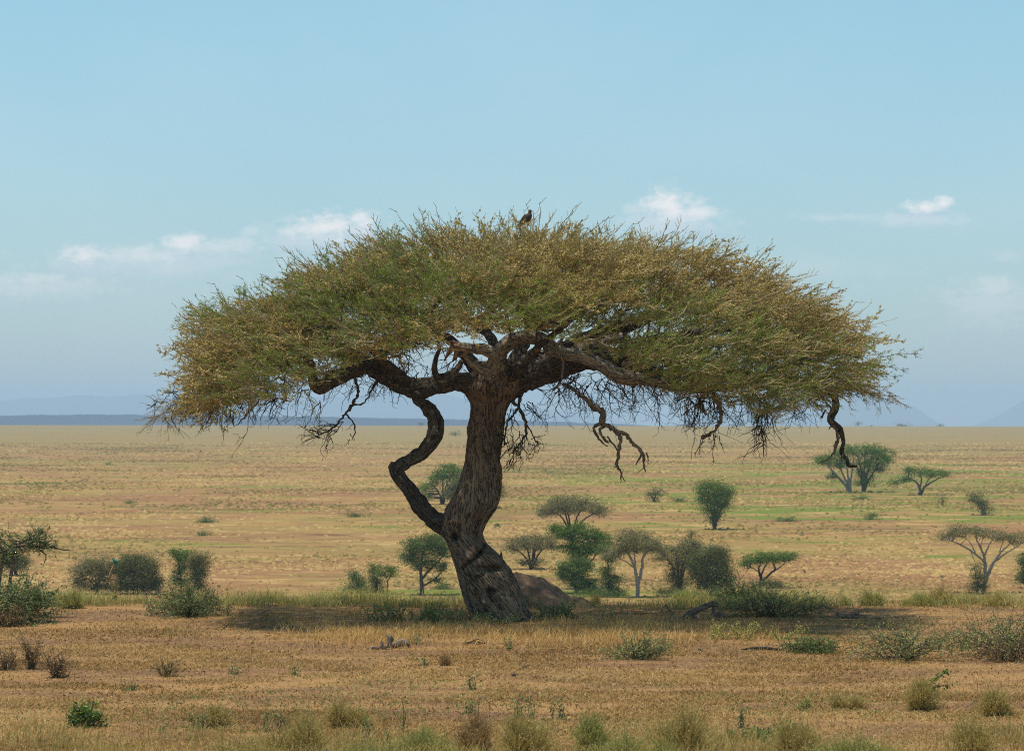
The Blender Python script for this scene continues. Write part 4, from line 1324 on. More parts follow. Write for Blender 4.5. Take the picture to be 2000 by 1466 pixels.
T_('umbrella_acacia', 'wide umbrella acacia with long pale bare limbs near the right edge', (1918, 1158),
   [(1880, 1036, 34, 10), (1915, 1040, 30, 12), (1855, 1046, 24, 7), (1958, 1050, 34, 9), (1990, 1048, 24, 8), (1838, 1052, 14, 5), (1975, 1060, 16, 6)],
   [[(1920, 1158, 8), (1925, 1135, 8), (1940, 1100, 6), (1955, 1078, 4), (1972, 1062, 2)], [(1924, 1138, 7), (1924, 1100, 7), (1922, 1085, 5), (1908, 1055, 3)], [(1923, 1098, 4), (1900, 1078, 4), (1872, 1062, 3), (1850, 1054, 1.5)],
    [(1922, 1088, 4), (1930, 1068, 3), (1940, 1050, 2)], [(1945, 1095, 4), (1968, 1078, 3), (1996, 1062, 2)], [(1905, 1080, 3), (1896, 1062, 2), (1884, 1048, 1.5)], [(1952, 1082, 3), (1956, 1066, 2), (1960, 1054, 1)], [(1922, 1084, 3), (1916, 1066, 2), (1922, 1046, 1)],
    [(1894, 1074, 2), (1900, 1088, 1.5), (1904, 1096, 1)]],
   'bg_grey', 'bgpale', .95, seed=19)
T_('leafy_bush', 'ragged dark bush against the foot of the wide pale-limbed acacia', (1906, 1160),
   [(1908, 1108, 11, 10), (1912, 1130, 16, 18), (1904, 1148, 16, 10), (1920, 1146, 12, 8)], fan(1908, 1160, 3, [(1902, 1106), (1914, 1114), (1916, 1130)]), 'bg_dark', 'bgbark', .75, 2.8, cat='bush', seed=20, stemname='stem')
T_('leafy_bush', 'dark bush cut by the right edge of the picture', (2006, 1150), [(2004, 1110, 16, 26), (2010, 1090, 20, 14), (1998, 1132, 12, 16)], fan(2006, 1150, 4, [(1998, 1100), (2010, 1090)]), 'bg_olive', 'bgdarkbark', 1.1, 2.8, cat='bush', seed=21, stemname='stem')
T_('leafy_tree', 'green rounded tree half hidden behind the lower part of the big trunk', (826, 1162),
   [(812, 1060, 28, 15), (846, 1058, 30, 16), (828, 1074, 42, 16), (864, 1078, 18, 16), (800, 1090, 22, 16), (858, 1108, 18, 16), (826, 1100, 30, 18), (850, 1135, 14, 6), (845, 1048, 20, 8)],
   [[(824, 1162, 9), (824, 1140, 8), (822, 1115, 6), (826, 1085, 4), (832, 1062, 2)], [(824, 1130, 6), (842, 1110, 4), (858, 1095, 3), (868, 1076, 2)], [(822, 1118, 5), (808, 1095, 3), (800, 1078, 2)], [(826, 1144, 4), (850, 1130, 3), (866, 1112, 2)]],
   'bg_olive', 'bgbark', .85, 2.8, seed=22)
T_('small_tree', 'dark narrow little tree, middle of the three left of the half-hidden rounded tree', (734, 1156), [(731, 1112, 11, 13), (732, 1134, 15, 14), (736, 1148, 12, 8)], fan(734, 1156, 3, [(728, 1108), (738, 1120)]), 'bg_dark', 'bgdarkbark', 1.1, 2.7, seed=23, flat=.8)
T_('small_tree', 'small tree with a slanting flat green crown, next to the half-hidden rounded tree', (756, 1160), [(758, 1112, 17, 9), (746, 1120, 12, 8), (764, 1122, 10, 8)], [[(756, 1160, 3), (757, 1140, 2.5), (752, 1118, 1.5)], [(757, 1138, 2), (764, 1120, 1)]], 'bg_green', 'bgbark', 1.0, 2.6, seed=24)
T_('leafy_bush', 'dark pointed bush, leftmost of the three small ones left of the half-hidden rounded tree', (698, 1158), [(692, 1122, 11, 12), (698, 1142, 18, 13), (684, 1150, 14, 8), (712, 1150, 12, 8)], fan(698, 1158, 3, [(690, 1116), (702, 1128)]), 'bg_olive', 'bgdarkbark', 1.1, 2.7, cat='bush', seed=25, flat=.8, stemname='stem')
T_('leafy_tree', 'fresh green tree seen between the curved side stem and the big trunk', (862, 985),
   [(885, 918, 28, 14), (868, 930, 26, 14), (900, 936, 22, 14), (850, 940, 16, 12), (830, 950, 12, 12), (835, 968, 12, 12)], fan(864, 985, 5, [(840, 944), (866, 928), (888, 922), (900, 934)]), 'bg_green', 'bgdarkbark', .95, 2.6, seed=26)
T_('umbrella_acacia', 'dull olive acacia spreading on both sides behind the big trunk', (905, 992),
   [(892, 948, 26, 12), (920, 944, 36, 14), (960, 950, 24, 16), (890, 968, 26, 16), (945, 968, 36, 16), (968, 962, 16, 14), (915, 960, 30, 16)], fan(908, 992, 5, [(884, 960), (905, 948), (940, 950), (964, 952)]), 'bg_dark', 'bgdarkbark', 1.0, 2.6, seed=27)
T_('leafy_tree', 'ragged tree with tilted crown, left one of the pair behind the left thorny shrub', (352, 1162),
   [(342, 1080, 13, 10), (354, 1090, 16, 12), (366, 1082, 11, 8), (352, 1112, 15, 14), (350, 1135, 14, 14), (336, 1128, 8, 6)], [[(354, 1162, 4), (353, 1130, 3), (350, 1105, 2.5), (344, 1082, 1.5)], [(353, 1112, 2.5), (364, 1092, 1.5)]], 'bg_green', 'bgbark', .85, 3.0, seed=28, flat=.7)
T_('leafy_tree', 'dense column of grey green leaves, right one of the pair behind the left-hand thorny shrub', (386, 1164),
   [(388, 1088, 17, 12), (376, 1100, 14, 14), (394, 1110, 16, 18), (382, 1128, 20, 20), (390, 1146, 18, 12)], fan(386, 1164, 4, [(376, 1094), (386, 1084), (398, 1094)], .3), 'bg_dark', 'bgdarkbark', 1.1, 2.8, seed=29, flat=.8)
T_('round_bush', 'grey brown domed bush with a see-through middle, behind the stick with the teal bird', (185, 1160),
   [(190, 1100, 36, 14), (165, 1112, 24, 18), (155, 1130, 16, 18), (215, 1108, 20, 16), (190, 1118, 30, 12), (206, 1130, 16, 16), (168, 1144, 30, 14), (205, 1146, 24, 12)], fan(190, 1160, 4, [(160, 1120), (178, 1106), (196, 1100), (214, 1108), (170, 1112)], .3), 'bg_grey', 'bgdarkbark', .8, 2.8, cat='bush', seed=30, flat=.6, stemname='stem')
T_('round_bush', 'wide rounded olive bush just right of the teal bird', (270, 1160),
   [(262, 1096, 30, 14), (285, 1108, 28, 22), (245, 1112, 24, 22), (270, 1128, 40, 22), (300, 1134, 18, 20), (242, 1138, 18, 16), (258, 1146, 34, 14), (295, 1146, 28, 14), (232, 1110, 16, 14)], fan(268, 1160, 5, [(246, 1112), (262, 1100), (286, 1106), (300, 1128)]), 'bg_dark', 'bgdarkbark', 1.1, 2.8, cat='bush', seed=31, flat=.7, stemname='stem')
T_('round_bush', 'dark leafy bush behind the stems of the thin tree at the left edge', (30, 1124), [(34, 1092, 22, 12), (26, 1104, 22, 14), (44, 1102, 12, 10), (14, 1096, 12, 10)], fan(30, 1124, 4, [(20, 1096), (34, 1088), (46, 1098)]), 'bg_dark', 'bgdarkbark', 1.05, 2.8, cat='bush', seed=32, flat=.7, stemname='stem')
T_('far_tree', 'tiny far dark bush seen between the side stem and the big trunk, near the horizon', (889, 851), [(889, 846, 6, 4)], [[(889, 851, 1.5), (889, 846, 1)]], 'bg_dark', 'bgdarkbark', 1.6, 2.2, cat='bush', seed=33, stemname='stem')
for k, (px, w, txt) in enumerate([(1676, 5, 'tiny far tree on the skyline below the hooked end of the long right limb'), (1701, 3, 'smallest dark speck of a tree on the skyline, right of the hooked limb'),
                                  (1764, 8, 'double-headed far tree, widest on the right skyline'), (1836, 5, 'tiny far tree alone on the skyline at the right'),
                                  (1450, 4, 'tiny far tree on the skyline between the two hanging twig bundles'), (822, 4, 'tiny far tree on the skyline against the curved side stem')]):
    T_('far_tree', txt, (px, 832), [(px, 827, w, 2.6)] + ([(px - 6, 826, 5, 3)] if w == 8 else []), [[(px, 832, 1.4), (px, 826, 1)]], 'bg_dark', 'bgdarkbark', 1.8, 2.0, seed=40 + k)
for k, (px, py, w, h, txt) in enumerate([(691, 1009, 15, 4, 'flat green cushion bush left of the side stem on the open plain'), (1701, 1014, 12, 6, 'low green cushion bush on the green band right of the wedge-shaped tree'),
                                         (1535, 1018, 18, 4, 'wide flat cushion bush on the green band between wedge-shaped and twin trees'), (1683, 975, 12, 4, 'flat cushion bush just below the twin acacia'),
                                         (1326, 980, 12, 4, 'flat cushion bush right of the small two-part bush tree'), (969, 1030, 5, 5, 'small dark bush touching the right of the big trunk halfway down'),
                                         (402, 1020, 16, 5, 'flat green bush on the dark streak left of centre'), (398, 1046, 12, 4, 'green cushion bush below the dark streak left of centre'),
                                         (255, 984, 6, 3, 'small green cushion bush alone on the left plain'), (213, 909, 5, 2.5, 'tiny grey bush high on the left plain'),
                                         (1840, 1128, 3, 3, 'tiny twig bush left of the wide pale-limbed acacia'), (868, 1150, 16, 6, 'green bush at the foot of the half-hidden rounded tree')]):
    T_('cushion_bush', txt, (px, py), [(px, py - h * .7, w, h)], [], 'bg_olive', 'bgdarkbark', 1.6, 2.6, cat='bush', seed=60 + k, stemname='stem')


T_('low_scrub', 'low green scrub joining the feet of the tall dark bush and the slender broken bush', (1160, 1166), [(1150, 1158, 30, 8), (1180, 1160, 26, 7), (1205, 1162, 16, 5)], [], 'bg_olive', 'bgdarkbark', 1.2, 2.4, cat='scrub', seed=80, stemname='stem')
T_('low_scrub', 'bright green low scrub at the foot of the round dark bush', (1345, 1168), [(1335, 1161, 26, 6), (1365, 1163, 18, 5)], [], 'bg_green', 'bgdarkbark', 1.2, 2.4, cat='scrub', seed=81, stemname='stem')
T_('low_scrub', 'dark low scrub spreading under the dull flat-crowned acacia', (1300, 1164), [(1302, 1156, 24, 8), (1322, 1158, 20, 8)], [], 'bg_dark', 'bgdarkbark', 1.1, 2.4, cat='scrub', seed=82, stemname='stem')


# ------------------------------------------------------------------ near plants
def shrub(name, label, px0, px1, base, hpx, leaf='shrub', bark='twig', stems=40, leaves=2600, lean=0.0, flat=.5, seed=1, size=.05, cat='shrub', tip=.3, zig=.18, thick=.009, r0=.1):
    rng = np.random.default_rng(seed * 17 + 3)
    g = G((px0 + px1) / 2, base, hi=90)
    s = g[1] / F
    hw = (px1 - px0) * .5 * s
    h = hpx * s
    root = thing(name, label, cat, g)
    mb = MB()
    lf = MB()
    tips = []
    allp = []
    for k in range(stems):
        az = rng.uniform(0, 2 * math.pi)
        el = math.acos(rng.uniform(0.03, 1)) if flat < 1 else rng.uniform(0, .9)
        e = np.array([math.cos(az) * math.sin(el) * hw + lean * hw, math.sin(az) * math.sin(el) * hw * .8, math.cos(el) ** flat * h * rng.uniform(.8, 1.08)])
        a = np.array([math.cos(az) * r0 * rng.random(), math.sin(az) * r0 * rng.random(), -.03])
        m = a + (e - a) * np.array([.42, .42, .62])
        P = spline([a, m, e], .09)
        n = len(P)
        P[1:] += rng.normal(size=(n - 1, 3)) * zig * .18
        tube(mb, P, np.linspace(thick * rng.uniform(.6, 1.2), .004, n), 4, cap=False)
        allp.append(P)
        for q in range(rng.integers(3, 7)):
            i = rng.integers(n // 3, n)
            dd = (P[i] - P[i - 1])
            dd = dd / np.linalg.norm(dd) + rng.normal(size=3) * .7
            L = rng.uniform(.12, .4) * max(h, hw * .6)
            Q = np.array([P[i], P[i] + dd * L * .5, P[i] + dd * L * .85 + rng.normal(size=3) * .04])
            Q[:, 2] = np.maximum(Q[:, 2], .01)
            tube(mb, Q, [.005, .004, .003], 3, cap=False)
            allp.append(Q)
    A = np.concatenate([p[int(len(p) * tip):] for p in allp])
    C = A[rng.integers(0, len(A), leaves)] + rng.normal(size=(leaves, 3)) * .035
    C[:, 2] = np.maximum(C[:, 2], .02)
    tone = np.clip(.5 + .3 * vnoise(C * 3, seed) + rng.normal(size=leaves) * .2, 0, 1)
    lf.quads(leafquads(C, rng.uniform(.6, 1.4, leaves) * size, rng, .5), tone)
    mb.build('stem', M['shrub_twig' if bark == 'twig' else bark], root)
    lf.build('foliage', M[leaf], root, smooth=False)
    return root


def tuft(name, label, px0, px1, base, hpx, mat='tuft', n=420, seed=1, green=0, cat='grass tuft', w=.012, hw_=None, group=None):
    rng = np.random.default_rng(seed * 23 + 1)
    g = G((px0 + px1) / 2, base, lo=10, hi=90)
    s = g[1] / F
    hw = (px1 - px0) * .5 * s
    h = hpx * s
    mb = MB()
    n = int(n * .8)
    ns = int(np.clip(2.2 * (px1 - px0) / max(hpx, 20), 3, 9))
    so = np.stack([rng.uniform(-.72, .72, ns) * hw, rng.uniform(-.5, .5, ns) * hw, np.zeros(ns)], -1)
    sh = rng.uniform(.55, 1.0, ns) * (1 - .35 * np.abs(so[:, 0]) / hw)
    sh[0] = 1.0
    so[0] *= .3
    f = rng.integers(0, ns, n)
    az = rng.uniform(0, 2 * math.pi, n)
    rad = rng.random(n) ** .8
    b = so[f] + np.stack([np.cos(az) * rad * hw * .16, np.sin(az) * rad * hw * .16, -.02 + 0 * az], -1)
    hh = h * sh[f] * np.sqrt(np.clip(1.08 - rad ** 2 * .9, .1, 1)) * rng.uniform(.3, 1.0, n) ** .8 * (1 + .35 * (rng.random(n) < .06))
    sp = min(hw * .45, h * .75)
    lean = np.stack([np.cos(az) * rad * sp, np.sin(az) * rad * sp, hh], -1) + rng.normal(size=(n, 3)) * h * .15
    m = b + lean * np.array([.38, .38, .62])
    e = b + lean
    side = np.stack([rng.normal(size=n), rng.normal(size=n) * .6, rng.normal(size=n) * .1], -1)
    side /= np.linalg.norm(side, axis=1)[:, None]
    ww = w * rng.uniform(.5, 1.3, n)[:, None] * side
    V = np.stack([b - ww * .5, b + ww * .5, m + ww * .4, m - ww * .4, e + ww * .12, e - ww * .12], 1)
    i = np.arange(n)[:, None] * 6
    Q = np.concatenate([i + np.array([[0, 1, 2, 3]]), i + np.array([[3, 2, 4, 5]])])
    tone = np.clip(rng.normal(size=n) * .22 + .5, 0, 1)
    mb.add(V.reshape(-1, 3), Q=Q, tone=np.repeat(tone, 6))
    # fine seed-heads and side twigs
    k = n * 2
    f = rng.integers(0, n, k)
    tt = rng.uniform(.5, 1.0, k)[:, None]
    C = m[f] + (e[f] - m[f]) * tt + rng.normal(size=(k, 3)) * .02
    mb.quads(leafquads(C, rng.uniform(.02, .05, k), rng, .25, np.array([0, 0, 1.2])), np.clip(tone[f] + rng.normal(size=k) * .15, 0, 1))
    o = mb.build(name, M[mat], None, smooth=False)
    o.location = tuple(float(c) for c in g)
    tag(o, label, cat, group)
    return o


def weed(name, label, px0, px1, base, hpx, mat='weed', stems=9, leaves=260, size=.055, seed=1, cat='weed', group=None):
    rng = np.random.default_rng(seed * 31 + 7)
    g = G((px0 + px1) / 2, base, lo=10, hi=90)
    s = g[1] / F
    hw, h = (px1 - px0) * .5 * s, hpx * s
    root = thing(name, label, cat, g, group)
    mb, lf = MB(), MB()
    pts = []
    for k in range(stems):
        a = np.array([rng.uniform(-.8, .8) * hw, rng.uniform(-.5, .5) * hw, -.02])
        e = a + np.array([rng.normal() * hw * .3, rng.normal() * hw * .3, h * rng.uniform(.55, 1.05)])
        P = spline([a, (a + e) / 2 + rng.normal(size=3) * .03, e], .05)
        tube(mb, P, np.linspace(.008, .004, len(P)), 3, cap=False)
        pts.append(P)
    A = np.concatenate(pts)
    C = A[rng.integers(0, len(A), leaves)] + rng.normal(size=(leaves, 3)) * .035
    C[:, 2] = np.maximum(C[:, 2], .02)
    lf.quads(leafquads(C, rng.uniform(.6, 1.3, leaves) * size, rng, .5), np.clip(rng.normal(size=leaves) * .25 + .5, 0, 1))
    mb.build('stem', M['shrub_twig'], root)
    lf.build('foliage', M[mat], root, smooth=False)
    return root


shrub('thorny_shrub', 'rounded thorny shrub with fine arching twigs, alone on bare soil at left', 285, 450, 1202, 58, 'shrub', 'twig', 80, 6500, seed=1, size=.045, flat=.75)
shrub('leafy_shrub', 'largest leafy green shrub, at the foot of the thin tree on the left edge', -70, 112, 1216, 82, 'shrub', 'twig', 100, 10000, seed=2, size=.06, flat=.7)
shrub('spreading_shrub', 'long low spreading thorny shrub right of the grey dead log', 1410, 1625, 1204, 44, 'shrub_pale', 'twig', 90, 4600, seed=3, size=.045, flat=.6)
shrub('leafy_shrub', 'ragged green shrub peeping over the crest behind the long low spreading shrub', 1395, 1505, 1180, 44, 'weed', 'twig', 60, 2600, seed=4, size=.05, flat=.7)
shrub('thorny_shrub', 'open thorny shrub with bare dark branches fanning from its foot, right foreground', 1655, 1885, 1288, 74, 'shrub_pale', 'twig', 46, 3300, seed=5, size=.04, flat=.55, thick=.017, tip=.4)
shrub('thorny_shrub', 'denser thorny shrub running off the right edge, behind the open bare-branched one', 1840, 2100, 1284, 80, 'shrub_pale', 'twig', 70, 4600, seed=6, size=.045, flat=.6, thick=.013)
shrub('low_shrub', 'flat thin grey green shrub on the grass right of the big trunk', 1178, 1308, 1286, 42, 'shrub_pale', 'twig', 50, 2600, seed=7, size=.04, flat=.7)
shrub('low_shrub', 'low bright green ground shrub beside the thin fallen branch', 1525, 1645, 1274, 26, 'weed', 'twig', 60, 2200, seed=8, size=.05, flat=.8)
shrub('green_shrub', 'small fresh green bush in front of the thin yellow stick', 150, 216, 1172, 34, 'weed', 'twig', 40, 2200, seed=9, size=.06, flat=.8)
shrub('dry_shrub', 'brown dry undergrowth heap below the leafy shrub at the left edge', -40, 60, 1222, 40, 'tuft_brown', 'twig', 60, 1800, seed=10, size=.04, flat=.8)
shrub('dry_shrub', 'brown dry brush under the thorny shrub at the right edge', 1905, 2040, 1290, 46, 'tuft_brown', 'twig', 70, 2200, seed=11, size=.04, flat=.8)
shrub('dry_shrub', 'short twiggy dry plant at the far left of the foreground', -6, 36, 1308, 36, 'tuft_brown', 'twig', 26, 500, seed=12, size=.04, flat=.4)
shrub('dry_shrub', 'tallest twiggy dry plant, second from the left in the foreground row of four', 44, 82, 1306, 56, 'tuft_brown', 'twig', 26, 620, seed=13, size=.04, flat=.35)
shrub('dry_shrub', 'bushy dry plant with yellow base, third from left in the foreground row of four', 86, 140, 1322, 46, 'tuft_brown', 'twig', 34, 800, seed=14, size=.04, flat=.5)
shrub('dry_shrub', 'faint yellow dry plant, rightmost in the foreground row of four', 302, 350, 1320, 26, 'tuft', 'twig', 24, 500, seed=15, size=.03, flat=.6)
shrub('green_plant', 'compact fresh green plant by itself at lower left', 142, 200, 1420, 34, 'bg_green', 'twig', 34, 900, seed=16, size=.06, flat=.8)
shrub('mound_plant', 'small dry leafy bush growing on the slope of the earth mound', 1092, 1150, 1172, 26, 'tuft_green', 'twig', 30, 1000, seed=18, size=.05, flat=.8)

tuft('round_tuft', 'small round brown dry tuft right of the dead wood heap', 848, 892, 1299, 28, 'tuft_brown', 620, 1)
tuft('round_tuft', 'large round olive tuft with a leafy shoot rising behind it, right foreground', 1740, 1848, 1386, 62, 'tuft', 2600, 2)
tuft('round_tuft', 'wide olive brown tuft at the right edge, level with the one under the leafy shoot', 1902, 1992, 1398, 54, 'tuft', 2200, 3)
tuft('round_tuft', 'broad olive tuft cut by the bottom edge at lower right', 1836, 1958, 1474, 66, 'tuft', 2600, 4)
tuft('round_tuft', 'pale low tuft pair centre right, left of the tuft with the leafy shoot', 1596, 1686, 1382, 34, 'tuft', 1200, 5)
tuft('round_tuft', 'small grey green ball tuft, right of centre', 1560, 1592, 1384, 24, 'tuft_green', 420, 6)
tuft('crest_tuft', 'dense olive crest tuft, tallest on the right crest', 1672, 1732, 1182, 32, 'tuft_green', 1600, 7)
tuft('crest_tuft', 'shorter crest tuft touching the left of the tallest right-hand one', 1632, 1672, 1181, 20, 'tuft_green', 900, 8)
tuft('crest_tuft', 'long olive crest tuft, first right of the bare gap on the right crest', 1754, 1824, 1183, 28, 'tuft_green', 1600, 9)
tuft('crest_tuft', 'golden crest tuft with one tall stalk near the right edge', 1810, 1868, 1180, 38, 'tuft', 1300, 10)
tuft('crest_tuft', 'yellow crest tuft at the foot of the wide pale-limbed acacia', 1908, 1990, 1182, 28, 'tuft', 1500, 11)
tuft('crest_tuft', 'round brown crest tuft between the earth mound and the white trunk', 1148, 1182, 1180, 22, 'tuft', 800, 12)
tuft('crest_tuft', 'yellow tuft beside the leafy shrub at the far left crest', 104, 182, 1188, 36, 'tuft_green', 2000, 13)
for k, (a, b, base, h, mt, txt) in enumerate([
        (548, 640, 1476, 82, 'tuft', 'tall brown gold tuft at the bottom edge, first left of centre'), (640, 700, 1420, 56, 'tuft', 'loose yellow tuft standing above the bottom row, left of centre'),
        (396, 450, 1418, 40, 'tuft', 'faint yellow tuft left of the loose yellow one above the bottom row'), (770, 870, 1480, 60, 'tuft_green', 'wide yellow green tuft at the bottom edge below the thin dark stalk'),
        (895, 960, 1470, 84, 'tuft_brown', 'brown twiggy tuft at the bottom edge left of the centre clump'), (950, 1050, 1478, 92, 'tuft', 'biggest golden clump at the bottom edge, centre'),
        (1110, 1180, 1478, 84, 'tuft_green', 'pale green tuft at the bottom edge right of the centre clump'), (1180, 1290, 1490, 64, 'tuft_green', 'wide low green tuft at the bottom edge between centre and the upright olive tuft'),
        (1290, 1385, 1480, 104, 'tuft', 'tall upright olive tuft at the bottom edge right of centre'), (1490, 1590, 1484, 86, 'tuft', 'golden tuft with green leaves at its foot, bottom edge right of centre'),
        (1610, 1730, 1496, 62, 'tuft_green', 'low pale green tuft at the bottom edge right of the golden one'), (430, 540, 1488, 40, 'tuft', 'low straw tuft at the bottom edge under the small dark weeds'),
        (680, 770, 1486, 42, 'tuft_green', 'low yellow green tuft filling the gap left of the wide bottom tuft')]):
    q_ = (b - a) * .28
    tuft('foreground_tuft', txt, a - q_, b + q_, base, h, mt, 2600, 20 + k, w=.009)

for k, (a, b, base, h, txt, nst) in enumerate([
        (372, 384, 1420, 34, 'small dark upright weed, first of three at lower left', 3), (384, 412, 1424, 36, 'grey green weed beside the small dark upright one at lower left', 5), (505, 580, 1430, 46, 'wide loose clump of dark weeds at lower left, above the straw tuft', 12),
        (776, 790, 1430, 62, 'single thin dark brown stalk, tallest at the bottom left of centre', 2), (712, 724, 1450, 48, 'thin dark weed left of the single dark stalk', 3), (750, 762, 1452, 30, 'short dark weed just left of the single dark stalk', 3),
        (1000, 1046, 1402, 46, 'leafy green weed with a forked top, centre foreground', 9), (1078, 1104, 1404, 34, 'short green weed right of the fork-topped one', 6), (905, 930, 1394, 26, 'low green weed left of the fork-topped one', 5),
        (1440, 1466, 1424, 42, 'upright dark green weed above the bottom row, right of centre', 5), (440, 470, 1316, 16, 'tiny dark weed on the open grass left of centre', 4), (566, 582, 1320, 20, 'tiny single green sprig on open grass left of centre', 3),
        (980, 1000, 1268, 24, 'small green weed in the golden grass in front of the big trunk', 5), (800, 826, 1258, 22, 'green weed just right of the dead wood heap', 6), (915, 930, 1346, 30, 'thin grass-like green blades, centre foreground', 4),
        (1170, 1200, 1215, 28, 'dark green weed in the gold grass right of the big trunk', 7), (1296, 1314, 1262, 18, 'small green weed above the flat grey green shrub', 4), (820, 832, 1300, 20, 'tiny blue green blade plant left of the round brown tuft', 3),
        (244, 280, 1348, 22, 'thin grey weed on the open grass at left', 5), (840, 870, 1200, 30, 'first green weed left of the big trunk foot', 8)]):
    weed('upright_weed', txt, a, b, base, h, 'shrub', nst, 40 + nst * 16, .045, 100 + k)
for k, (a, b, base, h, lv, txt) in enumerate([
        (715, 800, 1212, 38, 900, 'leafy weed patch farthest left of the big trunk'), (795, 915, 1216, 34, 1300, 'leafy weed patch against the left foot of the big trunk'), (1052, 1142, 1206, 30, 1000, 'leafy weed patch against the right foot of the big trunk'),
        (915, 1040, 1216, 22, 520, 'thin weeds growing against the front foot of the big trunk'), (1018, 1032, 1188, 18, 60, 'single bright green sprig at the right side of the big trunk foot'),
        (1365, 1545, 1248, 34, 1300, 'yellow green leafy patch below the long low spreading shrub'), (1420, 1560, 1440, 22, 500, 'low green leaves at the foot of the upright dark weed'),
        (1480, 1560, 1462, 46, 700, 'bright green leafy weeds in front of the golden bottom tuft')]):
    weed('leafy_weed', txt, a, b, base, h, 'shrub' if k < 5 else 'tuft_green' if k == 5 else 'weed', 22, int(lv * 1.5), .05, 140 + k)

# leafy shoot behind the large round tuft
def leafy_shoot():
    g = G(1806, 1384, hi=60)
    d = g[1]
    root = thing('leafy_shoot', 'bending leafy green shoot rising from behind the large round olive tuft', 'plant', g)
    mb, lf = MB(), MB()
    rng = np.random.default_rng(5)
    P = spline([[*W(1806, 1386, d)], [*W(1812, 1350, d)], [*W(1826, 1326, d)], [*W(1848, 1311, d)]], .05)
    P2 = spline([[*W(1812, 1350, d)], [*W(1830, 1340, d)], [*W(1856, 1338, d)]], .05)
    for Q in (P, P2):
        tube(mb, Q, np.linspace(.012, .004, len(Q)), 5)
    A = np.vstack([P[len(P) // 3:], P[len(P) // 2:], P2])
    C = A[rng.integers(0, len(A), 170)] + rng.normal(size=(170, 3)) * .02
    lf.quads(leafquads(C, rng.uniform(.03, .07, 170), rng, .6), rng.random(170))
    mb.build('stem', M['twig'], root, origin=g)
    lf.build('foliage', M['bg_green'], root, origin=g, smooth=False)


leafy_shoot()


def left_tree():
    g = G(12, 1206, hi=80)
    d = g[1]
    s = d / F
    root = thing('thin_acacia', 'thin young acacia with a flat twiggy crown at the left edge', 'tree', g)
    rng = np.random.default_rng(8)
    mb = MB()
    nodes = []
    for rows in ([(14, 1212, 10), (16, 1160, 8), (24, 1110, 7), (28, 1072, 6), (50, 1066, 4), (80, 1066, 3), (105, 1069, 1.5)], [(-6, 1205, 12), (-2, 1140, 9), (4, 1100, 7), (14, 1080, 6), (40, 1060, 4), (70, 1050, 3), (84, 1038, 1.5)],
                 [(14, 1080, 5), (-10, 1056, 4), (-40, 1044, 3)], [(4, 1100, 6), (-30, 1070, 5), (-80, 1050, 3)], [(40, 1060, 3), (60, 1052, 3), (90, 1062, 1.5)]):
        S = spline([[*W(a, b, d + .02 * i), w * .5 * s] for i, (a, b, w) in enumerate(rows)], .06)
        S[1:, :3] += rng.normal(size=(len(S) - 1, 3)) * .008
        tube(mb, S[:, :3], S[:, 3], 8, .1)
        nodes += list(S[len(S) // 2:, :3])
    cr, lf = MB(), MB()
    ends = []
    for _ in range(130):
        p = nodes[rng.integers(0, len(nodes))] + rng.normal(size=3) * np.array([.05, .1, .02])
        dv = np.array([rng.normal() * .9, rng.normal() * .9, rng.uniform(-.2, .3)])
        ends += twig_system(cr, p, dv, rng.uniform(.22, .48), .010, rng, 0, -.02, 2)
    for rows in ([(100, 1066, 3), (118, 1072, 2.5), (140, 1075, 1.2)], [(76, 1072, 3), (90, 1085, 2), (84, 1105, 1)], [(84, 1062, 3), (100, 1055, 2), (112, 1057, 1)]):
        S = spline([[*W(a, b, d), w * .5 * s] for (a, b, w) in rows], .05)
        tube(cr, S[:, :3], S[:, 3], 4)
    V = np.concatenate(cr.v)
    C = V[rng.integers(0, len(V), 6500)] + rng.normal(size=(6500, 3)) * .03
    lf.quads(leafquads(C, rng.uniform(.02, .05, len(C)), rng, .5), rng.random(len(C)))
    mb.build('trunk', M['dead'], root, origin=g)
    cr.build('branchwork', M['twig'], root, origin=g)
    lf.build('foliage', M['shrub'], root, origin=g, smooth=False)


left_tree()


# ------------------------------------------------------------------ mound, dead wood, stones
def mound():
    g = G(1040, 1168, hi=66.2)
    d = 65.0
    s = d / F
    xs = np.linspace(950, 1180, 90)
    prof = np.interp(xs, [950, 975, 1000, 1020, 1040, 1065, 1090, 1115, 1140, 1180], [1176, 1122, 1108, 1107, 1111, 1124, 1144, 1158, 1165, 1178])
    for _ in range(4):
        prof[1:-1] = .25 * prof[:-2] + .5 * prof[1:-1] + .25 * prof[2:]
    ys = np.linspace(-1, 1, 50)
    V = np.zeros((len(xs), len(ys), 3))
    for a, px in enumerate(xs):
        t = W(px, prof[a], d)
        for b, q in enumerate(ys):
            y = d + q * 1.9
            gr = float(gz(t[0], y)) - .06
            f = max(0, 1 - abs(q) ** 1.7)
            z = gr + max(0, t[2]) * f
            z += f * (.09 * fbm(np.array([t[0] * 2.6, y * 2.6, 3.0]), 4, 4) + .034 * fbm(np.array([t[0] * 9, y * 9, 3.0]), 9, 3))
            V[a, b] = (t[0], y, z)
    k = len(ys)
    i = np.arange(len(xs) - 1)[:, None] * k
    j = np.arange(k - 1)[None, :]
    Q = np.stack([i + j, i + k + j, i + k + j + 1, i + j + 1], -1).reshape(-1, 4)
    mb = MB()
    o_ = np.array([float(W(1040, 1168, d)[0]), d, 0.0])
    mb.add(V.reshape(-1, 3), Q=Q)
    tag(mb.build('termite_mound', M['mound'], None, origin=o_), 'low weathered brown earth mound behind the right foot of the big trunk', 'mound')


mound()


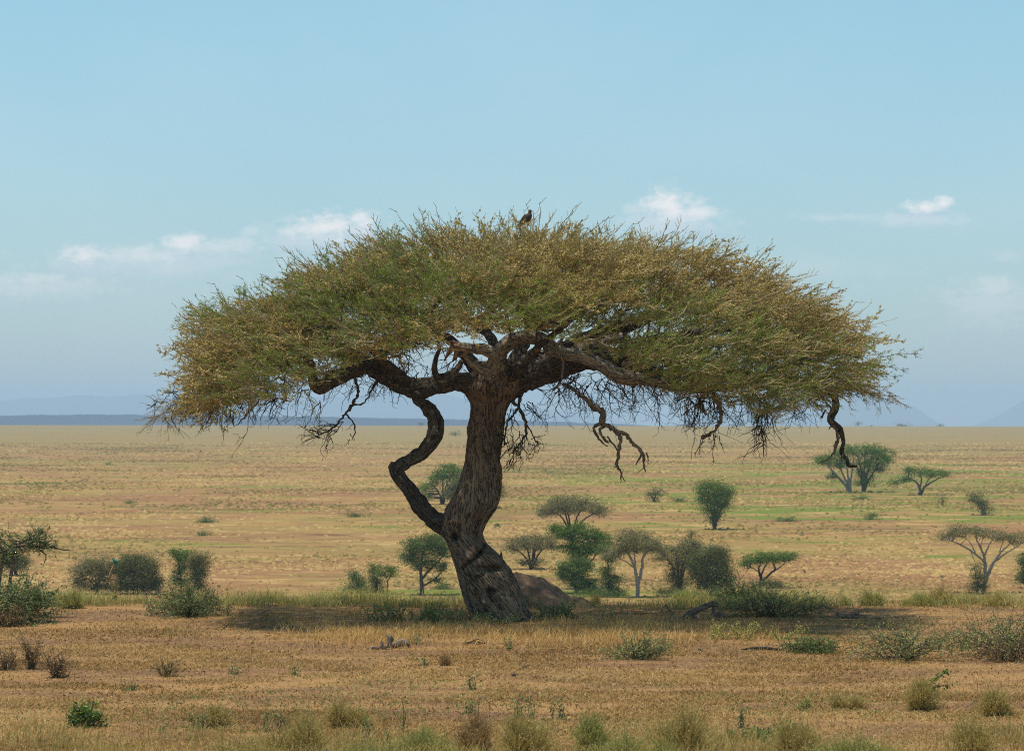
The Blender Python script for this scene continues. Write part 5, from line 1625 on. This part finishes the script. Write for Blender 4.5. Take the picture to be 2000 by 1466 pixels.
def wood(name, label, tubes_, mat, cat='dead wood', base=None, amp=.25, extra=None):
    g = G(*base, hi=80)
    d = g[1]
    s = d / F
    mb = MB()
    for q, rows in enumerate(tubes_):
        S = spline([[*W(r[0], r[1], d + (r[3] if len(r) > 3 else 0)), r[2] * .5 * s] for r in rows], .04)
        tube(mb, S[:, :3], S[:, 3], 10, amp, seed=q + 3)
    o = mb.build(name, M[mat], None, origin=g)
    return tag(o, label, cat)


wood('dead_log', 'grey dead log propped up at one end, left of the long low spreading shrub',
     [[(1332, 1208, 9), (1345, 1198, 13), (1362, 1190, 13), (1382, 1181, 12), (1396, 1178, 12), (1402, 1184, 5)], [(1350, 1196, 9), (1358, 1206, 7), (1362, 1212, 4)], [(1394, 1180, 7), (1394, 1196, 7), (1408, 1202, 6)],
      [(1390, 1200, 8), (1410, 1198, 7), (1420, 1206, 5)], [(1384, 1178, 6), (1392, 1173, 3)]], 'dead', base=(1368, 1209))
wood('curled_snag', 'curled dead twig with dry leaves standing left of the grey log', [[(1322, 1212, 5), (1312, 1200, 4), (1304, 1186, 4), (1300, 1180, 3), (1296, 1186, 2)], [(1316, 1204, 3), (1309, 1190, 2)]], 'dead', base=(1320, 1212))
wood('driftwood', 'small heap of pale twisted dead wood on bare soil, right of the spreading shrub',
     [[(1634, 1198, 5), (1646, 1203, 8), (1660, 1202, 8), (1676, 1196, 6), (1679, 1192, 3)], [(1655, 1204, 9), (1675, 1204, 8), (1692, 1205, 5)], [(1634, 1196, 7), (1640, 1202, 5)], [(1650, 1202, 6), (1668, 1199, 5), (1690, 1203, 3)]], 'dead', base=(1662, 1207))
wood('wood_splinter', 'short splinter of dead wood right of the pale twisted heap', [[(1708, 1207, 3), (1718, 1204, 4), (1724, 1206, 2)]], 'dead', base=(1716, 1208))
wood('fallen_branch', 'thin dark fallen branch lying straight on the soil, right foreground', [[(1448, 1268, 3), (1470, 1265, 5), (1495, 1265, 6), (1520, 1268, 4), (1534, 1270, 2)]], 'twig', base=(1490, 1270))
wood('dead_stump', 'jagged broken stump end with a pale torn face, middle of the dead wood heap',
     [[(760, 1264, 10), (761, 1252, 9), (760, 1243, 7), (754, 1239, 5)], [(758, 1246, 6), (765, 1244, 8), (766, 1252, 6)]], 'dead', base=(762, 1266))
wood('dead_log', 'short thick dark log lying right of the jagged stump end', [[(768, 1262, 12), (778, 1256, 14), (790, 1255, 14), (799, 1259, 9)], [(771, 1258, 8), (775, 1265, 7)]], 'dead', base=(782, 1265))
wood('dead_branch', 'low dark branch with an upright stub, left of the jagged stump end', [[(716, 1267, 4), (728, 1264, 6), (742, 1265, 6), (754, 1263, 5)], [(744, 1264, 7), (746, 1256, 6), (745, 1252, 4)], [(752, 1266, 5), (766, 1268, 5)]], 'dead', base=(738, 1268))
wood('fallen_twig', 'long thin pale twig on bare soil between the left shrub and the big trunk', [[(486, 1202, 1.5), (505, 1197, 2.5), (528, 1190, 2)], [(514, 1195, 1.5), (520, 1198, 1)]], 'dead', base=(505, 1204))
wood('dead_brush', 'flat dark tangle of dead brush in the grass in front of the big trunk', [[(905, 1256, 2), (925, 1252, 3), (948, 1256, 2)], [(912, 1258, 2), (930, 1248, 2), (944, 1250, 1)], [(918, 1254, 3), (936, 1257, 2), (950, 1253, 1)]], 'twig', base=(928, 1258))


def stone(label, px, py, rx, rz, seed, mat='stone'):
    g = G(px, py, hi=400)
    s = g[1] / F
    n, k = 9, 14
    mb = MB()
    th = np.linspace(0, 2 * math.pi, k, endpoint=False)
    ph = np.linspace(.02, math.pi - .02, n)
    T2, P2 = np.meshgrid(th, ph)
    D = np.stack([np.cos(T2) * np.sin(P2), np.sin(T2) * np.sin(P2), np.cos(P2)], -1)
    R = 1 + .3 * vnoise(D * 2.2 + seed * 3.3, seed)
    V = D * R[..., None] * np.array([rx, rx * .8, rz]) * s + np.array([0, 0, rz * .5 * s])
    i = np.arange(n - 1)[:, None] * k
    j = np.arange(k)[None, :]
    Q = np.stack([i + j, i + k + j, i + k + (j + 1) % k, i + (j + 1) % k], -1).reshape(-1, 4)
    mb.add(V.reshape(-1, 3), Q=Q)
    o = mb.build('clod', M[mat], None)
    o.location = tuple(float(c) for c in g)
    tag(o, label, 'clod', 'dark clods lying on the grass')


stone('larger dark dung clod on the grass below the big trunk', 1005, 1320, 6, 4, 1)
stone('smaller dark clod just above and right of the larger one below the trunk', 1026, 1304, 5, 3.5, 2)
stone('tiny dark clod lower left of the larger one', 886, 1362, 4, 2.5, 3)
stone('flat dark clod in the centre foreground', 942, 1366, 9, 3, 4)
stone('small dark clod in the grass left of the thin fallen branch', 1366, 1270, 4, 3, 5)


# ------------------------------------------------------------------ birds
def loft(mb, rows, k=16, tone=None):
    """rows (x, z, half depth, half height) along a bird's spine in its own metres, x-z plane"""
    S = spline([[r[0], 0, r[1], r[2], r[3]] for r in rows], .015)
    T = np.gradient(S[:, :3], axis=0)
    T /= np.linalg.norm(T, axis=1)[:, None]
    Nn = np.stack([-T[:, 2], 0 * T[:, 0], T[:, 0]], -1)
    th = np.arange(k) * 2 * math.pi / k
    V = S[:, None, :3] + np.cos(th)[None, :, None] * np.array([0, 1, 0]) * S[:, 3][:, None, None] + np.sin(th)[None, :, None] * Nn[:, None, :] * S[:, 4][:, None, None]
    n = len(S)
    i = np.arange(n - 1)[:, None] * k
    j = np.arange(k)[None, :]
    Q = np.stack([i + j, i + (j + 1) % k, i + k + (j + 1) % k, i + k + j], -1).reshape(-1, 4)
    mb.add(V.reshape(-1, 3), Q=Q)


def eagle():
    p = W(1029, 440, D0 - 1.1)
    root = thing('bird_of_prey', 'brown bird of prey sitting hunched on top of the big crown, facing right', 'bird', p)
    sc = .85
    mb = MB()
    loft(mb, [(-.20, .02, .01, .01), (-.17, .05, .05, .05), (-.08, .12, .085, .09), (.01, .19, .095, .105), (.07, .26, .075, .085), (.085, .31, .05, .05), (.088, .34, .045, .045), (.09, .375, .042, .045), (.085, .405, .025, .025), (.082, .415, .004, .004)])
    b = mb.build('body', M['feather'], root)
    for sy in (-1, 1):
        wg = MB()
        loft(wg, [(.06, .26, .008, .01), (.04, .23, .022, .07), (-.05, .15, .02, .07), (-.15, .06, .014, .04), (-.24, -.01, .006, .012)])
        w_ = wg.build('wing', M['feather'], root)
        w_.location = (0, sy * .085, .01)
    tl = MB()
    loft(tl, [(-.14, .06, .05, .02), (-.22, 0, .055, .012), (-.29, -.06, .05, .006)])
    tl.build('tail', M['feather'], root)
    bk = MB()
    loft(bk, [(.12, .38, .016, .018), (.145, .375, .012, .013), (.163, .36, .004, .006)])
    bk.build('beak', M['beak'], root)
    for sy in (-1, 1):
        lg = MB()
        tube(lg, [(.02, sy * .04, .12), (.03, sy * .045, .02), (.06, sy * .045, -.03)], [.028, .018, .008], 8)
        lg.build('leg', M['feather'], root)
    root.scale = (sc,) * 3
    root.rotation_euler = (0, 0, math.radians(-28))


def perch_and_teal_bird():
    g = G(222, 1166, hi=66)
    d = g[1]
    s = d / F
    root = thing('broken_stick', 'thin yellow broken stick standing up from the undergrowth with a teal bird on its tip', 'stick', g)
    mb = MB()
    for rows in ([(222, 1172, 5), (219, 1142, 5), (214, 1125, 4.5), (220, 1108, 3.5), (224, 1100, 2.5)], [(215, 1128, 3.5), (208, 1126, 2.5), (206, 1124, 2)], [(216, 1136, 3), (210, 1129, 2), (207, 1127, 1.5)]):
        S = spline([[*W(a, b, d), w * .5 * s] for (a, b, w) in rows], .05)
        tube(mb, S[:, :3], S[:, 3], 8, .15)
    mb.build('main_stem', M['stick'], root, origin=g)
    mb = MB()
    S = spline([[*W(a, b, d + .05), w * .5 * s] for (a, b, w) in [(226, 1170, 5), (227, 1145, 5), (227, 1128, 4), (228, 1121, 2)]], .05)
    tube(mb, S[:, :3], S[:, 3], 8, .15)
    mb.build('side_stem', M['stick'], root, origin=g)
    p = W(224, 1099, d)
    bird = thing('teal_bird', 'small bright teal bird perched on the tip of the yellow stick', 'bird', p)
    b = MB()
    loft(b, [(.06, -.03, .004, .004), (.05, .0, .03, .028), (.02, .035, .045, .04), (-.015, .07, .04, .036), (-.03, .095, .028, .026), (-.035, .115, .026, .026), (-.04, .135, .014, .012), (-.042, .14, .002, .002)])
    b.build('body', M['teal'], bird)
    t2 = MB()
    loft(t2, [(.05, .0, .022, .012), (.09, -.05, .02, .008), (.12, -.10, .016, .004)])
    t2.build('tail', M['teal'], bird)
    b3 = MB()
    loft(b3, [(-.055, .118, .008, .008), (-.075, .116, .005, .005), (-.088, .113, .001, .001)])
    b3.build('beak', M['stone'], bird)


eagle()
perch_and_teal_bird()


def standing_bird(label, px, py, hpx, seed):
    g = G(px, py)
    s = g[1] / F
    root = thing('dark_bird', label, 'bird', g)
    h = hpx * s
    b = MB()
    q = h / .5
    loft(b, [(r[0] * q, r[1] * q, r[2] * q, r[3] * q) for r in [(.22, .10, .01, .01), (.14, .18, .06, .05), (.02, .26, .09, .09), (-.08, .34, .06, .06), (-.12, .42, .035, .035), (-.13, .48, .04, .035), (-.14, .51, .01, .01)]])
    b.build('body', M['stone'], root)
    for sy in (-1, 1):
        l = MB()
        tube(l, [(0.02 * q, sy * .04 * q, .2 * q), (.03 * q, sy * .04 * q, -.02)], [.018 * q, .012 * q], 6)
        l.build('leg', M['stone'], root)


standing_bird('tiny dark bird standing on the plain right of the bright green flat-topped acacia', 1571, 1121, 9, 1)
standing_bird('tiny dark bird sitting high on the left plain', 392, 884, 6, 2)


# ------------------------------------------------------------------ grass (nobody could count it)
def grass():
    rng = np.random.default_rng(21)

    def blades(P, h, w, lean, tone, mb):
        n = len(P)
        az = rng.uniform(0, 2 * math.pi, n)
        l = np.stack([np.cos(az), np.sin(az), 0 * az], -1) * (lean * h)[:, None]
        side = np.stack([np.cos(az + 1.57 + rng.normal(size=n) * .8), np.sin(az + 1.57 + rng.normal(size=n) * .8), 0 * az], -1) * (w * .5)[:, None]
        top = P + l
        top[:, 2] += h
        mid = P + l * .3
        mid[:, 2] += h * .6
        V = np.stack([P - side, P + side, mid + side * .8, mid - side * .8], 1)
        V2 = np.stack([mid - side * .8, mid + side * .8, top + side * .15, top - side * .15], 1)
        mb.quads(np.concatenate([V, V2]), np.concatenate([tone, tone]))

    def scatter(n, r0, r1, mask=None, x0=-150, x1=2150):
        """points on the near ground, density even over the rows they cover"""
        row = rng.uniform(r0, r1, n)
        z = H
        d = z * F / (row - EY)
        x = (rng.uniform(x0, x1, n) - 1000) / F * d
        P = np.stack([x, d, gz(x, d)], -1)
        if mask is not None:
            P = P[mask(P)]
        return P
    mb = MB()
    # short dry sward, thin on the bare streaks

    def cover(P):
        q = np.stack([P[:, 0] * .40, P[:, 1] * .75, P[:, 0] * 0], -1)
        return np.clip(.40 + 1.0 * fbm(q, 55, 4) + .4 * vnoise(P * 2.6, 8), 0, 1)

    def tones(P, sd):
        return np.clip(.5 + .30 * fbm(np.stack([P[:, 0] * .35, P[:, 1] * .5, P[:, 0] * 0], -1), 66, 3) + .15 * vnoise(P * 4.0, 3) + rng.normal(size=len(P)) * sd, 0, 1)
    P = scatter(210000, 1168, 1500, lambda P: rng.random(len(P)) < .08 + cover(P))
    h = rng.uniform(.015, .06, len(P)) * (1 + .8 * np.clip(vnoise(P * .8, 12), 0, 1))
    blades(P, h, rng.uniform(.006, .014, len(P)), rng.uniform(.6, 3.2, len(P)), tones(P, .28), mb)
    # litter and bent straw lying every way
    P = scatter(230000, 1168, 1500, lambda P: rng.random(len(P)) < .22 + cover(P))
    P = P + np.array([0, 0, .012])
    mb.quads(leafquads(P, rng.uniform(.02, .075, len(P)) * (1 + (P[:, 1] - 35) / 60), rng, .3, None) * 1.0, tones(P, .30))
    tag(mb.build('short_grass', M['grass'], None, smooth=False), 'short trampled straw coloured grass over the whole foreground', None, kind='stuff')
    # golden standing grass round the tree foot
    mb = MB()

    def gm(P):
        px = P[:, 0] * F / P[:, 1] + 1000
        row = H * F / P[:, 1] + EY
        a = np.exp(-((row - 1238) / 22) ** 2) * np.clip((px - 520) / 160, 0, 1) * np.clip((1560 - px) / 160, 0, 1)
        a += .35 * np.exp(-((row - 1205) / 20) ** 2) * np.clip((px - 600) / 100, 0, 1) * np.clip((1360 - px) / 100, 0, 1)
        return rng.random(len(P)) < a * np.clip(.75 + fbm(P * .7, 31, 2), 0, 1)
    P = scatter(115000, 1180, 1285, gm)
    blades(P, rng.uniform(.05, .22, len(P)), rng.uniform(.006, .012, len(P)), rng.uniform(.1, 1.3, len(P)), np.clip(rng.normal(size=len(P)) * .22 + .55, 0, 1), mb)
    tag(mb.build('golden_grass', M['golden'], None, smooth=False), 'taller golden orange grass in a band in front of the big trunk', None, kind='stuff')
    # fringe on the crest
    mb = MB()

    def cm(P):
        px = P[:, 0] * F / P[:, 1] + 1000
        a = np.interp(px, [-100, 60, 200, 300, 480, 520, 640, 700, 880, 960, 1120, 1280, 1330, 1600, 1640, 1730, 1900, 2100], [1, 1, .9, .5, .7, 1, 1, 1, .8, .4, .35, .5, .9, .9, .12, .12, .6, .6])
        return rng.random(len(P)) < a * np.clip(.6 + .8 * fbm(np.stack([P[:, 0] * 1.1, P[:, 1] * .8, P[:, 0] * 0], -1), 41, 2), 0.03, 1)
    P = scatter(46000, 1169, 1186, cm)
    blades(P, rng.uniform(.06, .34, len(P)) * (1 + .5 * vnoise(P * 1.3, 14)), rng.uniform(.008, .016, len(P)), rng.uniform(.1, 1.4, len(P)), np.clip(rng.normal(size=len(P)) * .22 + .5 + .3 * vnoise(P * .9, 8), 0, 1), mb)
    tag(mb.build('crest_grass', M['tuft_green'], None, smooth=False), 'yellow green standing grass along the crest behind the tree', None, kind='stuff')
    mb = MB()
    P = scatter(9000, 1190, 1500, lambda P: rng.random(len(P)) < np.clip(.15 + fbm(P * .5, 97, 3), 0, 1))
    blades(P, rng.uniform(.08, .26, len(P)), rng.uniform(.005, .009, len(P)), rng.uniform(.1, 1.2, len(P)), np.clip(rng.normal(size=len(P)) * .3 + .5, 0, 1), mb)
    tag(mb.build('dry_stalks', M['tuft_brown'], None, smooth=False), 'thin dry stalks standing here and there in the short grass', None, kind='stuff')
    # dusty green sprigs among the short grass
    mb = MB()
    P = scatter(9000, 1185, 1500, lambda P: vnoise(P * .45, 71) > .35)
    C = np.repeat(P, 5, 0) + rng.normal(size=(len(P) * 5, 3)) * np.array([.05, .05, .02]) + np.array([0, 0, .04])
    mb.quads(leafquads(C, rng.uniform(.02, .045, len(C)), rng, .5), rng.random(len(C)))
    tag(mb.build('ground_sprigs', M['weed'], None, smooth=False), 'small dusty green sprigs scattered through the short grass', None, kind='stuff')
    # low tussocks over the plain: little domes of grass
    plain(rng)
    # yellow green rank grass along the bottom edge
    mb = MB()

    def bm(P):
        px = P[:, 0] * F / P[:, 1] + 1000
        row = H * F / P[:, 1] + EY
        a = np.clip((row - 1428 + 14 * np.sin(px * .02)) / 26, 0, 1) * np.interp(px, [0, 60, 300, 600, 1500, 1650, 2000], [.3, .55, .5, 1, 1, .5, .4])
        return rng.random(len(P)) < a * np.clip(.5 + fbm(P * .9, 37, 2), 0, 1)
    P = scatter(60000, 1405, 1530, bm)
    blades(P, rng.uniform(.06, .30, len(P)), rng.uniform(.005, .011, len(P)), rng.uniform(.1, .8, len(P)), np.clip(rng.normal(size=len(P)) * .25 + .5, 0, 1), mb)
    tag(mb.build('rank_grass', M['tuft'], None, smooth=False), 'yellow green rank grass along the bottom of the picture', None, kind='stuff')


def plain(rng):
    N = 130000
    d = np.exp(rng.uniform(math.log(235), math.log(1300), N))
    x = (rng.uniform(-200, 2200, N) - 1000) / F * d
    q = np.stack([x * .045, d * .045, x * 0], -1)
    keep = rng.random(N) < np.clip(.35 + 1.1 * fbm(q, 61, 4), .08, 1)
    x, d = x[keep], d[keep]
    n = len(x)
    g = gz(x, d)
    s = np.sqrt(d / 300)
    rr = rng.uniform(.15, .45, n) * s
    hh = rng.uniform(.08, .24, n) * s
    t = np.clip(.5 + .45 * fbm(np.stack([x * .02, d * .03, x * 0], -1), 62, 3) + rng.normal(size=n) * .22, 0, 1)
    a0 = rng.uniform(0, 6.28, n)
    V = np.zeros((n, 6, 3))
    for k in range(5):
        a = a0 + k * 1.2566
        V[:, k] = np.stack([x + np.cos(a) * rr, d + np.sin(a) * rr, g - .02], -1)
    V[:, 5] = np.stack([x, d, g + hh], -1)
    i = np.arange(n)[:, None] * 6
    T = np.concatenate([i + np.array([[k, (k + 1) % 5, 5]]) for k in range(5)])
    mb = MB()
    mb.add(V.reshape(-1, 3), T=T, tone=np.repeat(t, 6))
    tag(mb.build('plain_tussocks', M['tussock'], None, smooth=False), 'small straw and olive tussocks speckled over the far plain', None, kind='stuff')


M['tussock'] = m_tussock()
M['golden'] = m_leaf('golden_grass', (.32, .18, .05), (.60, .37, .12), (.78, .55, .23), .35)
grass()
